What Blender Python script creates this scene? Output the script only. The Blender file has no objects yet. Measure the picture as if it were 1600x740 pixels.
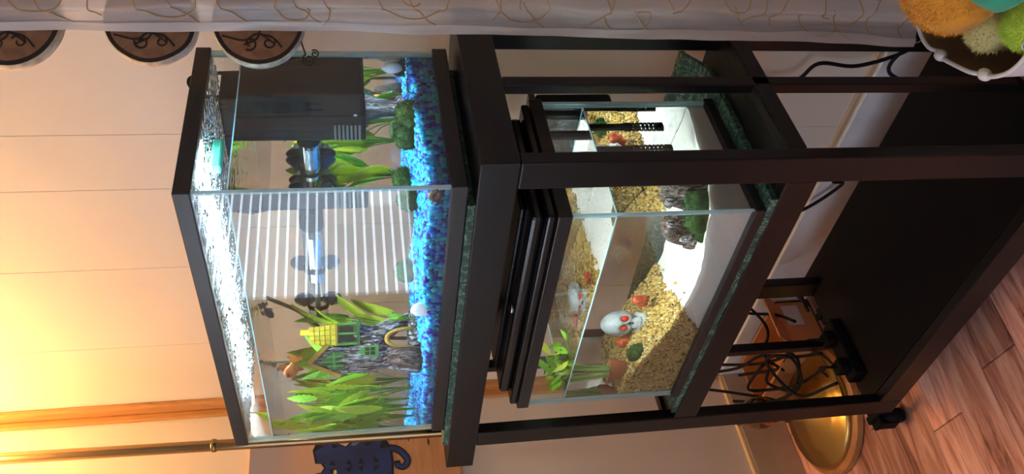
import bpy, bmesh, math, random
import numpy as np
from mathutils import Vector, Matrix
random.seed(7); RNG = np.random.default_rng(7)
SC = bpy.context.scene
COL = SC.collection

# ------------------------------------------------------------------ camera, world, exposure
F_PX = 1315.2
cam_d = bpy.data.cameras.new('camera'); cam = bpy.data.objects.new('camera', cam_d); COL.objects.link(cam)
RIGHT = Vector((0.6766, 0.7355, -0.0346)); DOWN = Vector((0.1117, -0.1490, -0.9825)); FWD = Vector((-0.7278, 0.6609, -0.1830))
mw = Matrix.Identity(4)                       # the phone was held sideways: the frame's x axis runs down the room
for i, v in enumerate((DOWN, RIGHT, -FWD)):
    v = v.normalized()
    for k in range(3): mw[k][i] = v[k]
mw.translation = Vector((0.7499, -0.7699, 0.1456))
cam.matrix_world = mw
cam_d.sensor_fit = 'HORIZONTAL'; cam_d.sensor_width = 36.0; cam_d.lens = F_PX / 1600 * 36
cam_d.clip_start = 0.02
SC.camera = cam
SC.view_settings.view_transform = 'Standard'; SC.view_settings.look = 'None'
SC.view_settings.gamma = 1.0; SC.view_settings.use_curve_mapping = False
SC.view_settings.exposure = 0.0
w = bpy.data.worlds.new('world'); SC.world = w; w.use_nodes = True
w.node_tree.nodes['Background'].inputs[0].default_value = (.05, .055, .065, 1)
w.node_tree.nodes['Background'].inputs[1].default_value = 1.0
cy = SC.cycles
cy.max_bounces = 14; cy.diffuse_bounces = 4; cy.glossy_bounces = 5; cy.transmission_bounces = 10
cy.transparent_max_bounces = 40; cy.sample_clamp_indirect = 30.0; cy.blur_glossy = 0.5
cy.use_denoising = True
# strengths of the place's own lights
LAMP_UP = 6.0        # torchiere bulb shining up to the ceiling (W)
LAMP_GLOW = 68.0       # its lit glass bowl
LED_UP = 72.0          # light bar of the upper tank
LED_LOW = 36.0         # light bar of the lower tank
WINDOW = 9.0          # daylight behind the blinds

WINDOW2 = 2.8         # daylight in the big window behind the photographer

# ------------------------------------------------------------------ helpers
class MB:
    def __init__(s): s.v = []; s.f = []; s.mi = []
    def add(s, v, f, m=0):
        o = len(s.v); s.v += [tuple(map(float, p)) for p in v]
        s.f += [tuple(i + o for i in q) for q in f]; s.mi += [m] * len(f); return s
    def box(s, a, b, m=0, bev=0.0):
        x0, x1 = sorted((a[0], b[0])); y0, y1 = sorted((a[1], b[1])); z0, z1 = sorted((a[2], b[2]))
        if bev > 0:
            bm = bmesh.new(); bmesh.ops.create_cube(bm, size=1)
            for q in bm.verts:
                q.co = Vector(((x0+x1)/2 + q.co.x*(x1-x0), (y0+y1)/2 + q.co.y*(y1-y0), (z0+z1)/2 + q.co.z*(z1-z0)))
            bmesh.ops.bevel(bm, geom=bm.edges[:], offset=min(bev, .45*min(x1-x0, y1-y0, z1-z0)), segments=2, affect='EDGES', profile=.5)
            return s.bm(bm, m)
        v = [(x0,y0,z0),(x1,y0,z0),(x1,y1,z0),(x0,y1,z0),(x0,y0,z1),(x1,y0,z1),(x1,y1,z1),(x0,y1,z1)]
        return s.add(v, [(0,3,2,1),(4,5,6,7),(0,1,5,4),(1,2,6,5),(2,3,7,6),(3,0,4,7)], m)
    def bm(s, bm, m=0):
        bm.verts.index_update(); s.add([q.co for q in bm.verts], [[q.index for q in f.verts] for f in bm.faces], m); bm.free(); return s
    def ico(s, c, r, sub=2, m=0, fn=None):
        bm = bmesh.new(); bmesh.ops.create_icosphere(bm, subdivisions=sub, radius=1)
        rr = r if hasattr(r, '__len__') else (r, r, r)
        for q in bm.verts:
            n = q.co.copy(); k = fn(n) if fn else 1.0
            q.co = Vector((c[0]+n.x*rr[0]*k, c[1]+n.y*rr[1]*k, c[2]+n.z*rr[2]*k))
        return s.bm(bm, m)
    def lathe(s, prof, n=24, o=(0,0,0), m=0, ax=(0,0,1), fn=None, close=True):
        ax = Vector(ax).normalized(); t = Vector((1,0,0)) if abs(ax.x) < .9 else Vector((0,1,0))
        a = ax.cross(t).normalized(); b = ax.cross(a); o = Vector(o); v = []; f = []
        for j, (r, h) in enumerate(prof):
            for i in range(n):
                an = 2*math.pi*i/n; k = fn(an, j/(len(prof)-1)) if fn else 1
                v.append(o + ax*h + (a*math.cos(an) + b*math.sin(an))*r*k)
        for j in range(len(prof)-1):
            for i in range(n):
                i2 = (i+1) % n; f.append((j*n+i, j*n+i2, (j+1)*n+i2, (j+1)*n+i))
        if close: f.append(tuple(range(n-1, -1, -1))); f.append(tuple((len(prof)-1)*n+i for i in range(n)))
        return s.add(v, f, m)
    def tube(s, pts, r, n=8, m=0, cap=True, fn=None):
        pts = [Vector(p) for p in pts]; v = []; f = []; L = len(pts); up = None
        for j, p in enumerate(pts):
            d = (pts[min(j+1, L-1)] - pts[max(j-1, 0)]).normalized()
            if up is None: up = d.orthogonal().normalized()
            up = (up - d*up.dot(d)).normalized(); sd = d.cross(up)
            rr = r[j] if hasattr(r, '__len__') else r
            for i in range(n):
                an = 2*math.pi*i/n; k = fn(an, j) if fn else 1
                v.append(p + (up*math.cos(an) + sd*math.sin(an))*rr*k)
        for j in range(L-1):
            for i in range(n):
                i2 = (i+1) % n; f.append((j*n+i, j*n+i2, (j+1)*n+i2, (j+1)*n+i))
        if cap: f.append(tuple(range(n-1, -1, -1))); f.append(tuple((L-1)*n+i for i in range(n)))
        return s.add(v, f, m)
    def prism(s, poly, fr, d0, d1, m=0):
        """polygon poly of (a,b) put through frame fr(a,b,d) from depth d0 to d1"""
        n = len(poly); v = [fr(a, b, d0) for a, b in poly] + [fr(a, b, d1) for a, b in poly]
        f = [tuple(range(n-1, -1, -1)), tuple(range(n, 2*n))] + [(i, (i+1) % n, n+(i+1) % n, n+i) for i in range(n)]
        return s.add(v, f, m)

def wloc(o):
    p = Vector((0,0,0))
    while o: p += o.location; o = o.parent
    return p
def obj(name, mb, mat, parent=None, loc=None, smooth=False, auto=None, local=False):
    """link the shapes of mb (world coordinates unless local) as ONE mesh object"""
    v = np.array(mb.v, float).reshape(-1, 3)
    if local: off = np.zeros(3)
    elif parent: off = np.array(wloc(parent))
    else: off = np.array(loc) if loc is not None else np.array([(v[:,0].min()+v[:,0].max())/2, (v[:,1].min()+v[:,1].max())/2, v[:,2].min()])
    me = bpy.data.meshes.new(name); me.from_pydata([tuple(p) for p in v - off], [], mb.f); me.update()
    mats = mat if isinstance(mat, (list, tuple)) else [mat]
    for x in mats: me.materials.append(x)
    if len(mats) > 1: me.polygons.foreach_set('material_index', mb.mi)
    bm = bmesh.new(); bm.from_mesh(me); bmesh.ops.recalc_face_normals(bm, faces=bm.faces[:])
    if smooth or auto:
        for f in bm.faces: f.smooth = True
        if auto:
            for e in bm.edges:
                if len(e.link_faces) == 2 and e.calc_face_angle(0) > auto: e.smooth = False
    bm.to_mesh(me); bm.free()
    o = bpy.data.objects.new(name, me); COL.objects.link(o)
    if parent: o.parent = parent
    elif not local: o.location = Vector(off)
    return o
def inst(name, me, parent=None, loc=(0,0,0), rot=(0,0,0), sc=(1,1,1)):
    o = bpy.data.objects.new(name, me); COL.objects.link(o); o.parent = parent
    o.location = loc; o.rotation_euler = rot; o.scale = sc; return o
def raw(name, v, f, mat, smooth=False):
    me = bpy.data.meshes.new(name); me.from_pydata(v, [], f); me.materials.append(mat)
    if smooth: me.polygons.foreach_set('use_smooth', [True]*len(f))
    me.update(); return me
def tag(o, label, cat, group=None, kind=None):
    o['label'] = label; o['category'] = cat
    if group: o['group'] = group
    if kind: o['kind'] = kind
    return o
def thing(name, label, cat, loc=(0,0,0), group=None, kind=None):
    o = bpy.data.objects.new(name, None); COL.objects.link(o); o.location = loc; o.empty_display_size = .02
    return tag(o, label, cat, group, kind)
def struct(o, label=None, cat=None):
    o['kind'] = 'structure'
    if label: o['label'] = label
    if cat: o['category'] = cat
    return o
def smoothpts(pts, k=8):
    P = [Vector(p) for p in pts]; P = [P[0]*2-P[1]] + P + [P[-1]*2-P[-2]]; out = []
    for i in range(1, len(P)-2):
        a, b, c, d = P[i-1:i+3]
        for j in range(k):
            t = j/k; out.append(.5*((2*b) + (c-a)*t + (2*a-5*b+4*c-d)*t*t + (3*b-a-3*c+d)*t**3))
    out.append(P[-2]); return out
def sstep(a, b, x):
    t = min(1, max(0, (x-a)/(b-a))); return t*t*(3-2*t)
from mathutils import noise as MN
def nz(p, s=1.0): return MN.noise(Vector(p)*s)

# ------------------------------------------------------------------ materials
def mat(name):
    m = bpy.data.materials.new(name); m.use_nodes = True; nt = m.node_tree; nt.nodes.clear()
    out = nt.nodes.new('ShaderNodeOutputMaterial'); return m, nt, out
def ramp(nt, stops, fac, const=False):
    r = nt.nodes.new('ShaderNodeValToRGB'); e = r.color_ramp.elements
    r.color_ramp.interpolation = 'CONSTANT' if const else 'LINEAR'
    while len(e) < len(stops): e.new(.5)
    for x, (p, c) in zip(e, stops): x.position = p; x.color = (*c, 1)
    nt.links.new(fac, r.inputs[0]); return r.outputs[0]
def texco(nt, scale=(1,1,1), kind='Object', rot=(0,0,0)):
    t = nt.nodes.new('ShaderNodeTexCoord'); mp = nt.nodes.new('ShaderNodeMapping')
    mp.inputs['Scale'].default_value = scale; mp.inputs['Rotation'].default_value = rot
    nt.links.new(t.outputs[kind], mp.inputs[0]); return mp.outputs[0]
def noise(nt, co, sc, det=4, rough=.55, dist=0):
    n = nt.nodes.new('ShaderNodeTexNoise'); n.inputs['Scale'].default_value = sc; n.inputs['Detail'].default_value = det
    n.inputs['Roughness'].default_value = rough; n.inputs['Distortion'].default_value = dist
    nt.links.new(co, n.inputs['Vector']); return n.outputs['Fac']
def bump(nt, h, strength, dist=.01):
    b = nt.nodes.new('ShaderNodeBump'); b.inputs['Strength'].default_value = strength; b.inputs['Distance'].default_value = dist
    nt.links.new(h, b.inputs['Height']); return b.outputs[0]
def prin(name, col=(.5,.5,.5), rough=.5, metal=0, spec=.5, stops=None, nsc=30, nstretch=(1,1,1), ndet=5, bmp=0, bsc=60, bdist=.002,
         island=None, sub=0, trans=0, coat=0, sheen=0, ndist=0):
    m, nt, out = mat(name); b = nt.nodes.new('ShaderNodeBsdfPrincipled'); nt.links.new(b.outputs[0], out.inputs[0])
    b.inputs['Base Color'].default_value = (*col, 1); b.inputs['Roughness'].default_value = rough
    b.inputs['Metallic'].default_value = metal; b.inputs['Specular IOR Level'].default_value = spec
    b.inputs['Coat Weight'].default_value = coat; b.inputs['Sheen Weight'].default_value = sheen
    if island:
        g = nt.nodes.new('ShaderNodeNewGeometry'); nt.links.new(ramp(nt, island, g.outputs['Random Per Island'], True), b.inputs['Base Color'])
    elif stops:
        nt.links.new(ramp(nt, stops, noise(nt, texco(nt, nstretch), nsc, ndet, dist=ndist)), b.inputs['Base Color'])
    if bmp: nt.links.new(bump(nt, noise(nt, texco(nt, nstretch), bsc, 4), bmp, bdist), b.inputs['Normal'])
    if sub: b.inputs['Subsurface Weight'].default_value = sub; b.inputs['Subsurface Radius'].default_value = (.01,.01,.01)
    if trans:
        t = nt.nodes.new('ShaderNodeBsdfTranslucent'); mx = nt.nodes.new('ShaderNodeMixShader'); mx.inputs[0].default_value = trans
        src = b.inputs['Base Color'].links
        if src: nt.links.new(src[0].from_socket, t.inputs[0])
        else: t.inputs[0].default_value = (*col, 1)
        nt.links.new(b.outputs[0], mx.inputs[1]); nt.links.new(t.outputs[0], mx.inputs[2]); nt.links.new(mx.outputs[0], out.inputs[0])
    return m
def emis(name, col, st):
    m, nt, out = mat(name); e = nt.nodes.new('ShaderNodeEmission'); e.inputs[0].default_value = (*col, 1); e.inputs[1].default_value = st
    nt.links.new(e.outputs[0], out.inputs[0]); return m
def thin_glass(name, tint=(.97,.99,.985), f0=.045, wet=0, wsc=90):
    """a clear pane: see-through with a reflection that grows at a slant, the same from both sides"""
    m, nt, out = mat(name); N = nt.nodes.new; L = nt.links.new
    g = N('ShaderNodeNewGeometry'); d = N('ShaderNodeVectorMath'); d.operation = 'DOT_PRODUCT'
    gl = N('ShaderNodeBsdfGlossy'); gl.inputs['Roughness'].default_value = .0; tr = N('ShaderNodeBsdfTransparent'); tr.inputs[0].default_value = (*tint, 1)
    nrm = g.outputs['Normal']
    if wet:
        v = N('ShaderNodeTexVoronoi'); v.inputs['Scale'].default_value = wsc; v.feature = 'SMOOTH_F1'
        L(texco(nt, (1, 1.0, 1)), v.inputs['Vector']); nrm = bump(nt, v.outputs['Distance'], wet, .02); L(nrm, gl.inputs['Normal'])
    L(nrm, d.inputs[0]); L(g.outputs['Incoming'], d.inputs[1])
    def mth(op, a, b=None):
        x = N('ShaderNodeMath'); x.operation = op
        for i, q in enumerate((a, b)):
            if q is None: continue
            if isinstance(q, (int, float)): x.inputs[i].default_value = q
            else: L(q, x.inputs[i])
        x.use_clamp = True; return x.outputs[0]
    c = N('ShaderNodeMath'); c.operation = 'ABSOLUTE'; L(d.outputs['Value'], c.inputs[0])
    fr = mth('ADD', mth('MULTIPLY', mth('POWER', mth('SUBTRACT', 1.0, c.outputs[0]), 5.0), 1-f0), f0)
    mx = N('ShaderNodeMixShader'); L(fr, mx.inputs[0]); L(tr.outputs[0], mx.inputs[1]); L(gl.outputs[0], mx.inputs[2]); L(mx.outputs[0], out.inputs[0])
    return m
def water_top(name='water_surface', k=0.0):
    m, nt, out = mat(name); N = nt.nodes.new; L = nt.links.new
    fr = N('ShaderNodeFresnel'); fr.inputs['IOR'].default_value = 1.33
    b = bump(nt, noise(nt, texco(nt), 28, 2), .12, .01); L(b, fr.inputs['Normal'])
    gl = N('ShaderNodeBsdfGlossy'); gl.inputs['Roughness'].default_value = .0; L(b, gl.inputs['Normal'])
    tr = N('ShaderNodeBsdfTransparent'); mx = N('ShaderNodeMixShader'); through = tr.outputs[0]
    if k:
        rf = N('ShaderNodeBsdfRefraction'); rf.inputs['IOR'].default_value = 1.33; rf.inputs['Roughness'].default_value = .0; L(b, rf.inputs['Normal'])
        m2 = N('ShaderNodeMixShader'); m2.inputs[0].default_value = k; L(tr.outputs[0], m2.inputs[1]); L(rf.outputs[0], m2.inputs[2]); through = m2.outputs[0]
    L(fr.outputs[0], mx.inputs[0]); L(through, mx.inputs[1]); L(gl.outputs[0], mx.inputs[2]); L(mx.outputs[0], out.inputs[0]); return m
def water_side(name, tint):
    m, nt, out = mat(name); g = nt.nodes.new('ShaderNodeBsdfGlass'); g.inputs['IOR'].default_value = 1.33; g.inputs['Roughness'].default_value = 0
    g.inputs[0].default_value = (*tint, 1); nt.links.new(g.outputs[0], out.inputs[0]); return m
def wood(name, stops, scale=(3, 30, 30), rough=.45, sc=1.6, bmp=.12, per_object=0.0):
    m, nt, out = mat(name); N = nt.nodes.new; L = nt.links.new
    b = N('ShaderNodeBsdfPrincipled'); L(b.outputs[0], out.inputs[0]); b.inputs['Roughness'].default_value = rough
    co = texco(nt, scale)
    if per_object:
        oi = N('ShaderNodeObjectInfo'); ad = N('ShaderNodeVectorMath'); ad.operation = 'ADD'; sc_ = N('ShaderNodeVectorMath'); sc_.operation = 'SCALE'
        sc_.inputs[0].default_value = (37, 17, 91); L(oi.outputs['Random'], sc_.inputs['Scale']); L(co, ad.inputs[0]); L(sc_.outputs[0], ad.inputs[1]); co = ad.outputs[0]
    n = noise(nt, co, sc, 8, .62, 1.2); c = ramp(nt, stops, n)
    if per_object:
        hs = N('ShaderNodeHueSaturation'); mr = N('ShaderNodeMapRange'); mr.inputs['To Min'].default_value = 1-per_object; mr.inputs['To Max'].default_value = 1+per_object
        L(oi.outputs['Random'], mr.inputs[0]); L(mr.outputs[0], hs.inputs['Value']); L(c, hs.inputs['Color']); c = hs.outputs[0]
    L(c, b.inputs['Base Color']); L(bump(nt, n, bmp, .003), b.inputs['Normal']); return m

M = {}
M['wall'] = prin('wall_paint', rough=.55, stops=[(.3, (.66,.585,.515)), (.7, (.71,.635,.56))], nsc=3, bmp=.05, bsc=120)
M['ceiling'] = prin('ceiling_paint', (.8,.78,.74), .8, bmp=.1, bsc=90)
M['skirting'] = prin('skirting_paint', rough=.5, stops=[(.2, (.40,.42,.46)), (.36, (.58,.62,.68)), (.8, (.66,.70,.76))], nsc=26, ndet=8)
M['skirting_tan'] = prin('skirting_tan', rough=.45, stops=[(.3, (.40,.31,.23)), (.7, (.48,.38,.28))], nsc=14)
M['lit_edge_tan'] = prin('lit_edge_tan', (.78,.56,.30), .4)
M['trim_wood'] = wood('trim_wood', [(.3, (.36,.16,.05)), (.5, (.50,.24,.08)), (.75, (.60,.32,.12))], (40, 40, 2.5), .4)
M['plank'] = wood('laminate', [(.30, (.12,.038,.026)), (.42, (.44,.18,.13)), (.55, (.66,.34,.26)), (.75, (.85,.55,.44))], (22, 2.6, 22), .38, 1.7, .2, .42)
M['stand'] = prin('stand_black', (.0045,.0035,.0045), .36, spec=.36, bmp=.03, bsc=300)
M['board'] = prin('board_black', (.0055,.0045,.0045), .55, spec=.15, bmp=.03, bsc=300)
M['frame'] = prin('tank_frame_black', (.010,.010,.012), .34, bmp=.02, bsc=200)
M['hood'] = prin('hood_black', (.007,.007,.009), .22)
M['glass'] = thin_glass('pane_glass'); M['lid'] = thin_glass('wet_lid', f0=.06, wet=.5, wsc=75)
M['droplet'] = water_side('droplet', (.97,.99,1)); M['mint'] = prin('mint_plastic', (.06,.42,.28), .4)
M['glass_edge'] = prin('glass_edge', (.50,.72,.78), .25, trans=.5)
M['meniscus'] = prin('meniscus', (.55,.78,.86), .15, trans=.5)
M['water'] = water_side('water_body', (.985,.998,.995)); M['water_top'] = water_top(); M['water_top_low'] = water_top('water_surface_low', .65)
def marble():
    m, nt, out = mat('marbled_green'); N = nt.nodes.new; L = nt.links.new
    b = N('ShaderNodeBsdfPrincipled'); L(b.outputs[0], out.inputs[0]); b.inputs['Roughness'].default_value = .6
    n = noise(nt, texco(nt), 26, 4, .5, 2.6)
    L(ramp(nt, [(.34, (.006,.035,.022)), (.47, (.014,.07,.048)), (.5, (.20,.32,.24)), (.53, (.02,.085,.06)), (.7, (.01,.05,.035))], n), b.inputs['Base Color'])
    L(bump(nt, n, .3, .003), b.inputs['Normal']); return m
M['marble'] = marble()
M['blue_gravel'] = prin('blue_gravel', rough=.35, trans=.25, island=[(0, (.003,.02,.48)), (.15, (.003,.10,.80)), (.27, (.003,.33,.88)), (.50, (.004,.52,.85)), (.76, (.02,.62,.74)), (.93, (.003,.03,.26))])
M['gold_gravel'] = prin('gold_gravel', rough=.4, island=[(0, (.46,.27,.04)), (.2, (.56,.36,.07)), (.42, (.60,.42,.12)), (.62, (.36,.19,.035)), (.76, (.62,.48,.22)), (.88, (.20,.10,.03)), (.95, (.04,.03,.025)), (.975, (.7,.65,.5))])
M['sand'] = prin('white_sand', rough=.9, stops=[(.3, (.70,.66,.63)), (.7, (.86,.83,.80))], nsc=900, ndet=2, bmp=.25, bsc=700, bdist=.001)
M['moss'] = prin('moss', rough=.9, stops=[(.3, (.008,.034,.003)), (.6, (.024,.085,.006)), (.8, (.055,.15,.012))], nsc=120, bmp=.6, bsc=260, bdist=.003)
M['bark'] = prin('bark_grey', rough=.85, stops=[(.38, (.012,.008,.007)), (.47, (.07,.048,.045)), (.54, (.26,.23,.25)), (.66, (.55,.55,.60))], nsc=150, nstretch=(1.5,1.5,.42), ndet=6, ndist=.8, bmp=1.0, bsc=150, bdist=.006)
M['bark_brown'] = prin('bark_brown', rough=.85, stops=[(.38, (.014,.008,.006)), (.5, (.085,.05,.04)), (.66, (.26,.20,.19))], nsc=170, nstretch=(1.3,1.3,.5), ndet=6, ndist=.8, bmp=1.0, bsc=170, bdist=.006)
M['yellow'] = prin('yellow_paint', rough=.5, stops=[(.35, (.50,.32,.01)), (.6, (.72,.55,.03)), (.8, (.85,.76,.22))], nsc=70, bmp=.3, bsc=90)
M['gold_trim'] = prin('gold_trim', (.40,.21,.02), .5, bmp=.2, bsc=90)
M['green_paint'] = prin('green_paint', rough=.55, stops=[(.35, (.012,.06,.01)), (.7, (.06,.20,.045))], nsc=60, bmp=.3, bsc=90)
M['green_light'] = prin('green_light', (.08,.30,.06), .5)
M['dark'] = prin('dark_recess', (.012,.016,.012), .8)
M['black_plastic'] = prin('black_plastic', (.005,.0055,.0065), .65, spec=.12, bmp=.03, bsc=300)
M['grey_plastic'] = prin('grey_plastic', (.06,.065,.07), .45)
M['heater_glass'] = thin_glass('heater_glass', (.9,.96,1), .12)
M['steel'] = prin('steel', (.6,.62,.65), .25, 1.0)
M['suction'] = prin('suction_rubber', (.03,.035,.045), .35)
M['cable'] = prin('cable_rubber', (.005,.005,.006), .6, spec=.2)
M['white_stone'] = prin('white_stone', (.85,.86,.88), .4, sub=.1)
M['snail'] = prin('snail_shell', rough=.35, stops=[(.35, (.03,.018,.01)), (.65, (.14,.09,.05))], nsc=200)
M['leaf_a'] = prin('leaf_bright', rough=.45, stops=[(.3, (.16,.42,.02)), (.7, (.34,.62,.04))], nsc=40, trans=.5)
M['leaf_b'] = prin('leaf_yellow', rough=.45, stops=[(.3, (.40,.52,.02)), (.7, (.68,.72,.08))], nsc=40, trans=.5)
M['leaf_c'] = prin('leaf_deep', rough=.45, stops=[(.3, (.07,.26,.02)), (.7, (.18,.44,.04))], nsc=40, trans=.4)
M['stalk'] = prin('celery_stalk', rough=.4, stops=[(.3, (.24,.48,.10)), (.7, (.42,.62,.20))], nsc=30, nstretch=(1,1,.1), trans=.3)
M['terracotta'] = prin('terracotta', rough=.75, stops=[(.3, (.30,.085,.025)), (.7, (.40,.13,.045))], nsc=60)
M['bone'] = prin('bone_white', rough=.55, stops=[(.3, (.30,.33,.36)), (.6, (.50,.54,.56))], nsc=60, bmp=.2, bsc=90)
M['red'] = prin('red_glass', (.75,.03,.005), .2)
M['rust'] = prin('rust_red', rough=.3, stops=[(.35, (.35,.03,.005)), (.7, (.72,.12,.02))], nsc=70)
M['fish'] = prin('fish_orange', rough=.35, stops=[(.35, (.12,.03,.015)), (.5, (.70,.16,.02)), (.8, (.85,.34,.04))], nsc=60)
M['fish_dark'] = prin('fish_dark', (.03,.035,.05), .35)
M['brass'] = prin('brass', (.30,.20,.10), .16, 1.0)
M['brass_amber'] = prin('brass_amber', (.62,.42,.13), .26, 1.0)
M['base_wood'] = wood('lamp_base_wood', [(.3, (.30,.12,.04)), (.7, (.50,.23,.08))], (8, 8, 8), .4)
M['slice_face'] = wood('slice_face', [(.3, (.17,.085,.045)), (.55, (.27,.145,.08)), (.8, (.34,.19,.11))], (22, 22, 22), .6)
M['slice_bark'] = prin('slice_bark', rough=.8, stops=[(.3, (.30,.25,.19)), (.7, (.62,.55,.45))], nsc=60, bmp=.6, bsc=60)
M['burn'] = prin('burnt_line', (.018,.011,.008), .7)
M['cardboard'] = wood('orange_card', [(.3, (.42,.17,.06)), (.7, (.56,.26,.10))], (6, 6, 6), .7)
M['tape'] = prin('paper_label', (.55,.55,.58), .6)
def sheer(name, a, col):
    m, nt, out = mat(name); N = nt.nodes.new; L = nt.links.new
    d = N('ShaderNodeBsdfDiffuse'); t = N('ShaderNodeBsdfTranslucent'); tr = N('ShaderNodeBsdfTransparent'); gl = N('ShaderNodeBsdfGlossy'); gl.inputs['Roughness'].default_value = .45
    for q in (d, t, gl): q.inputs[0].default_value = (*col, 1)
    m1 = N('ShaderNodeMixShader'); m1.inputs[0].default_value = .45; L(d.outputs[0], m1.inputs[1]); L(t.outputs[0], m1.inputs[2])
    m3 = N('ShaderNodeMixShader'); m3.inputs[0].default_value = .10; L(m1.outputs[0], m3.inputs[1]); L(gl.outputs[0], m3.inputs[2])
    m2 = N('ShaderNodeMixShader'); m2.inputs[0].default_value = a; L(tr.outputs[0], m2.inputs[1]); L(m3.outputs[0], m2.inputs[2]); L(m2.outputs[0], out.inputs[0]); return m
M['sheer'] = sheer('sheer_cloth', .62, (.70,.68,.70)); M['hem'] = sheer('hem_cloth', .86, (.74,.71,.71))
M['thread'] = prin('gold_thread', (.42,.27,.12), .5)
M['bin_white'] = prin('bin_white', (.80,.80,.84), .45); M['bin_inside'] = prin('bin_brown', (.25,.17,.085), .8)
M['plush_orange'] = prin('plush_orange', rough=.9, stops=[(.3, (.62,.24,.012)), (.7, (.84,.40,.035))], nsc=30, sheen=.3, bmp=.5, bsc=150)
M['plush_lime'] = prin('plush_lime', (.50,.72,.07), .9, sheen=.3, bmp=.5, bsc=150)
M['plush_cream'] = prin('plush_cream', (.66,.60,.26), .9, sheen=.3, bmp=.5, bsc=150)
M['plush_teal'] = prin('plush_teal', (.01,.36,.22), .7, sheen=.4, bmp=.25, bsc=60)
M['eye_violet'] = prin('eye_violet', (.16,.14,.30), .4); M['eye_white'] = prin('eye_ring', (.75,.76,.80), .4)
M['slat'] = prin('blind_slat', (.84,.85,.88), .5, trans=.6)
M['window_frame'] = prin('window_frame', (.8,.8,.8), .5)
M['daylight'] = emis('daylight_pane', (.78,.88,1.0), WINDOW)
M['daylight2'] = emis('daylight_pane_front', (.72,.82,1.0), WINDOW2)
M['led_up'] = emis('led_up', (.70,.90,1.0), LED_UP); M['led_low'] = emis('led_low', (.86,1.0,.95), LED_LOW)
M['bowl'] = emis('lit_glass_bowl', (1.0,.52,.15), LAMP_GLOW)

# ------------------------------------------------------------------ the room
WY, XL, ZF, ZC, XR, YF = .455, -1.21, -1.0, 1.62, 1.7, -2.6
fl = MB().box((XL-.1, YF-.1, ZF-.06), (XR+.1, WY+.1, ZF-.008)); floor = struct(obj('floor', fl, M['dark']), 'brown laminate floor of narrow planks', 'floor')
pl_mesh = {}
ang = math.radians(-8); PW = .10; k = 0
pmb = MB().box((-.0495, -.30, -.008), (.0495, .30, 0), bev=.0012); pm = obj('plank', pmb, M['plank'], local=True); pme = pm.data; bpy.data.objects.remove(pm)
c, s_ = math.cos(ang), math.sin(ang)
for i in range(-10, 16):
    off = random.uniform(0, .6)
    for j in range(-3, 5):
        u = i*PW + .005; v = j*.602 - off
        x = -.33 + u*c - v*s_; y = -.1 + u*s_ + v*c
        if x < XL+.12 or x > .95 or y < -1.1 or y > WY-.02: 
            if not (XL-.02 < x < .95 and -1.3 < y < WY+.25): continue
            if y > WY-.02 or x < XL+.1: pass
        o = inst('plank', pme, floor, Vector((x, y, ZF)) - wloc(floor), (0, 0, ang)); k += 1
wb = struct(obj('wall_back', MB().box((XL-.1, WY+.012, ZF), (XR, WY+.06, ZC)), M['wall']), 'cream wall of grooved vertical panels behind the tanks', 'wall')
edges = [XL, -.93, -.656, -.428, -.293, -.06, .17, .40, .63, .86, 1.09, 1.32, XR]
for a, b in zip(edges, edges[1:]):
    obj('wall_panel', MB().box((a+.0002, WY, ZF), (b-.0002, WY+.012, ZC), bev=.0011), M['wall'], wb)
struct(obj('wall_left', MB().box((XL-.06, YF, ZF), (XL, -1.80, ZC)).box((XL-.06, -.76, ZF), (XL, WY+.06, ZC)).box((XL-.06, -1.80, ZF), (XL, -.76, -.06)).box((XL-.06, -1.80, .80), (XL, -.76, ZC)), M['wall']), 'cream side wall with the cat painting', 'wall')
struct(obj('wall_right', MB().box((XR, YF, ZF), (XR+.06, WY+.06, ZC)), M['wall']))
struct(obj('wall_front', MB().box((XL-.06, YF-.06, ZF), (-1.0, YF, ZC)).box((.7, YF-.06, ZF), (XR+.06, YF, ZC)).box((-1.0, YF-.06, ZF), (.7, YF, -.45)).box((-1.0, YF-.06, .95), (.7, YF, ZC)), M['wall']))
struct(obj('ceiling', MB().box((XL-.06, YF-.06, ZC), (XR+.06, WY+.06, ZC+.05)), M['ceiling']))
bb = struct(obj('baseboard_back', MB().box((XL, WY-.014, ZF), (XR, WY, -.862), bev=.003), M['skirting']), 'pale grey skirting board along the back wall', 'baseboard')
obj('caulk_line', MB().box((XL, WY-.007, -.862), (XR, WY, -.850), bev=.002), M['skirting_tan'], bb)
bl = struct(obj('baseboard_left', MB().box((XL, YF, ZF), (XL+.014, WY-.014, -.868), bev=.003), M['skirting_tan']), 'tan skirting board under the cat painting', 'baseboard')
obj('lit_top_edge', MB().box((XL, YF, -.868), (XL+.012, WY-.014, -.858), bev=.003), M['lit_edge_tan'], bl)  # lit top edge of the skirting, its brightness put into the lighter tan
struct(obj('trim_1', MB().box((XL, WY-.012, -.85), (XL+.045, WY, ZC), bev=.003).box((XL, WY-.03, -.85), (XL+.012, WY-.012, ZC), bev=.003), M['trim_wood']), 'varnished wooden strip up the corner of the walls', 'trim')
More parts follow.
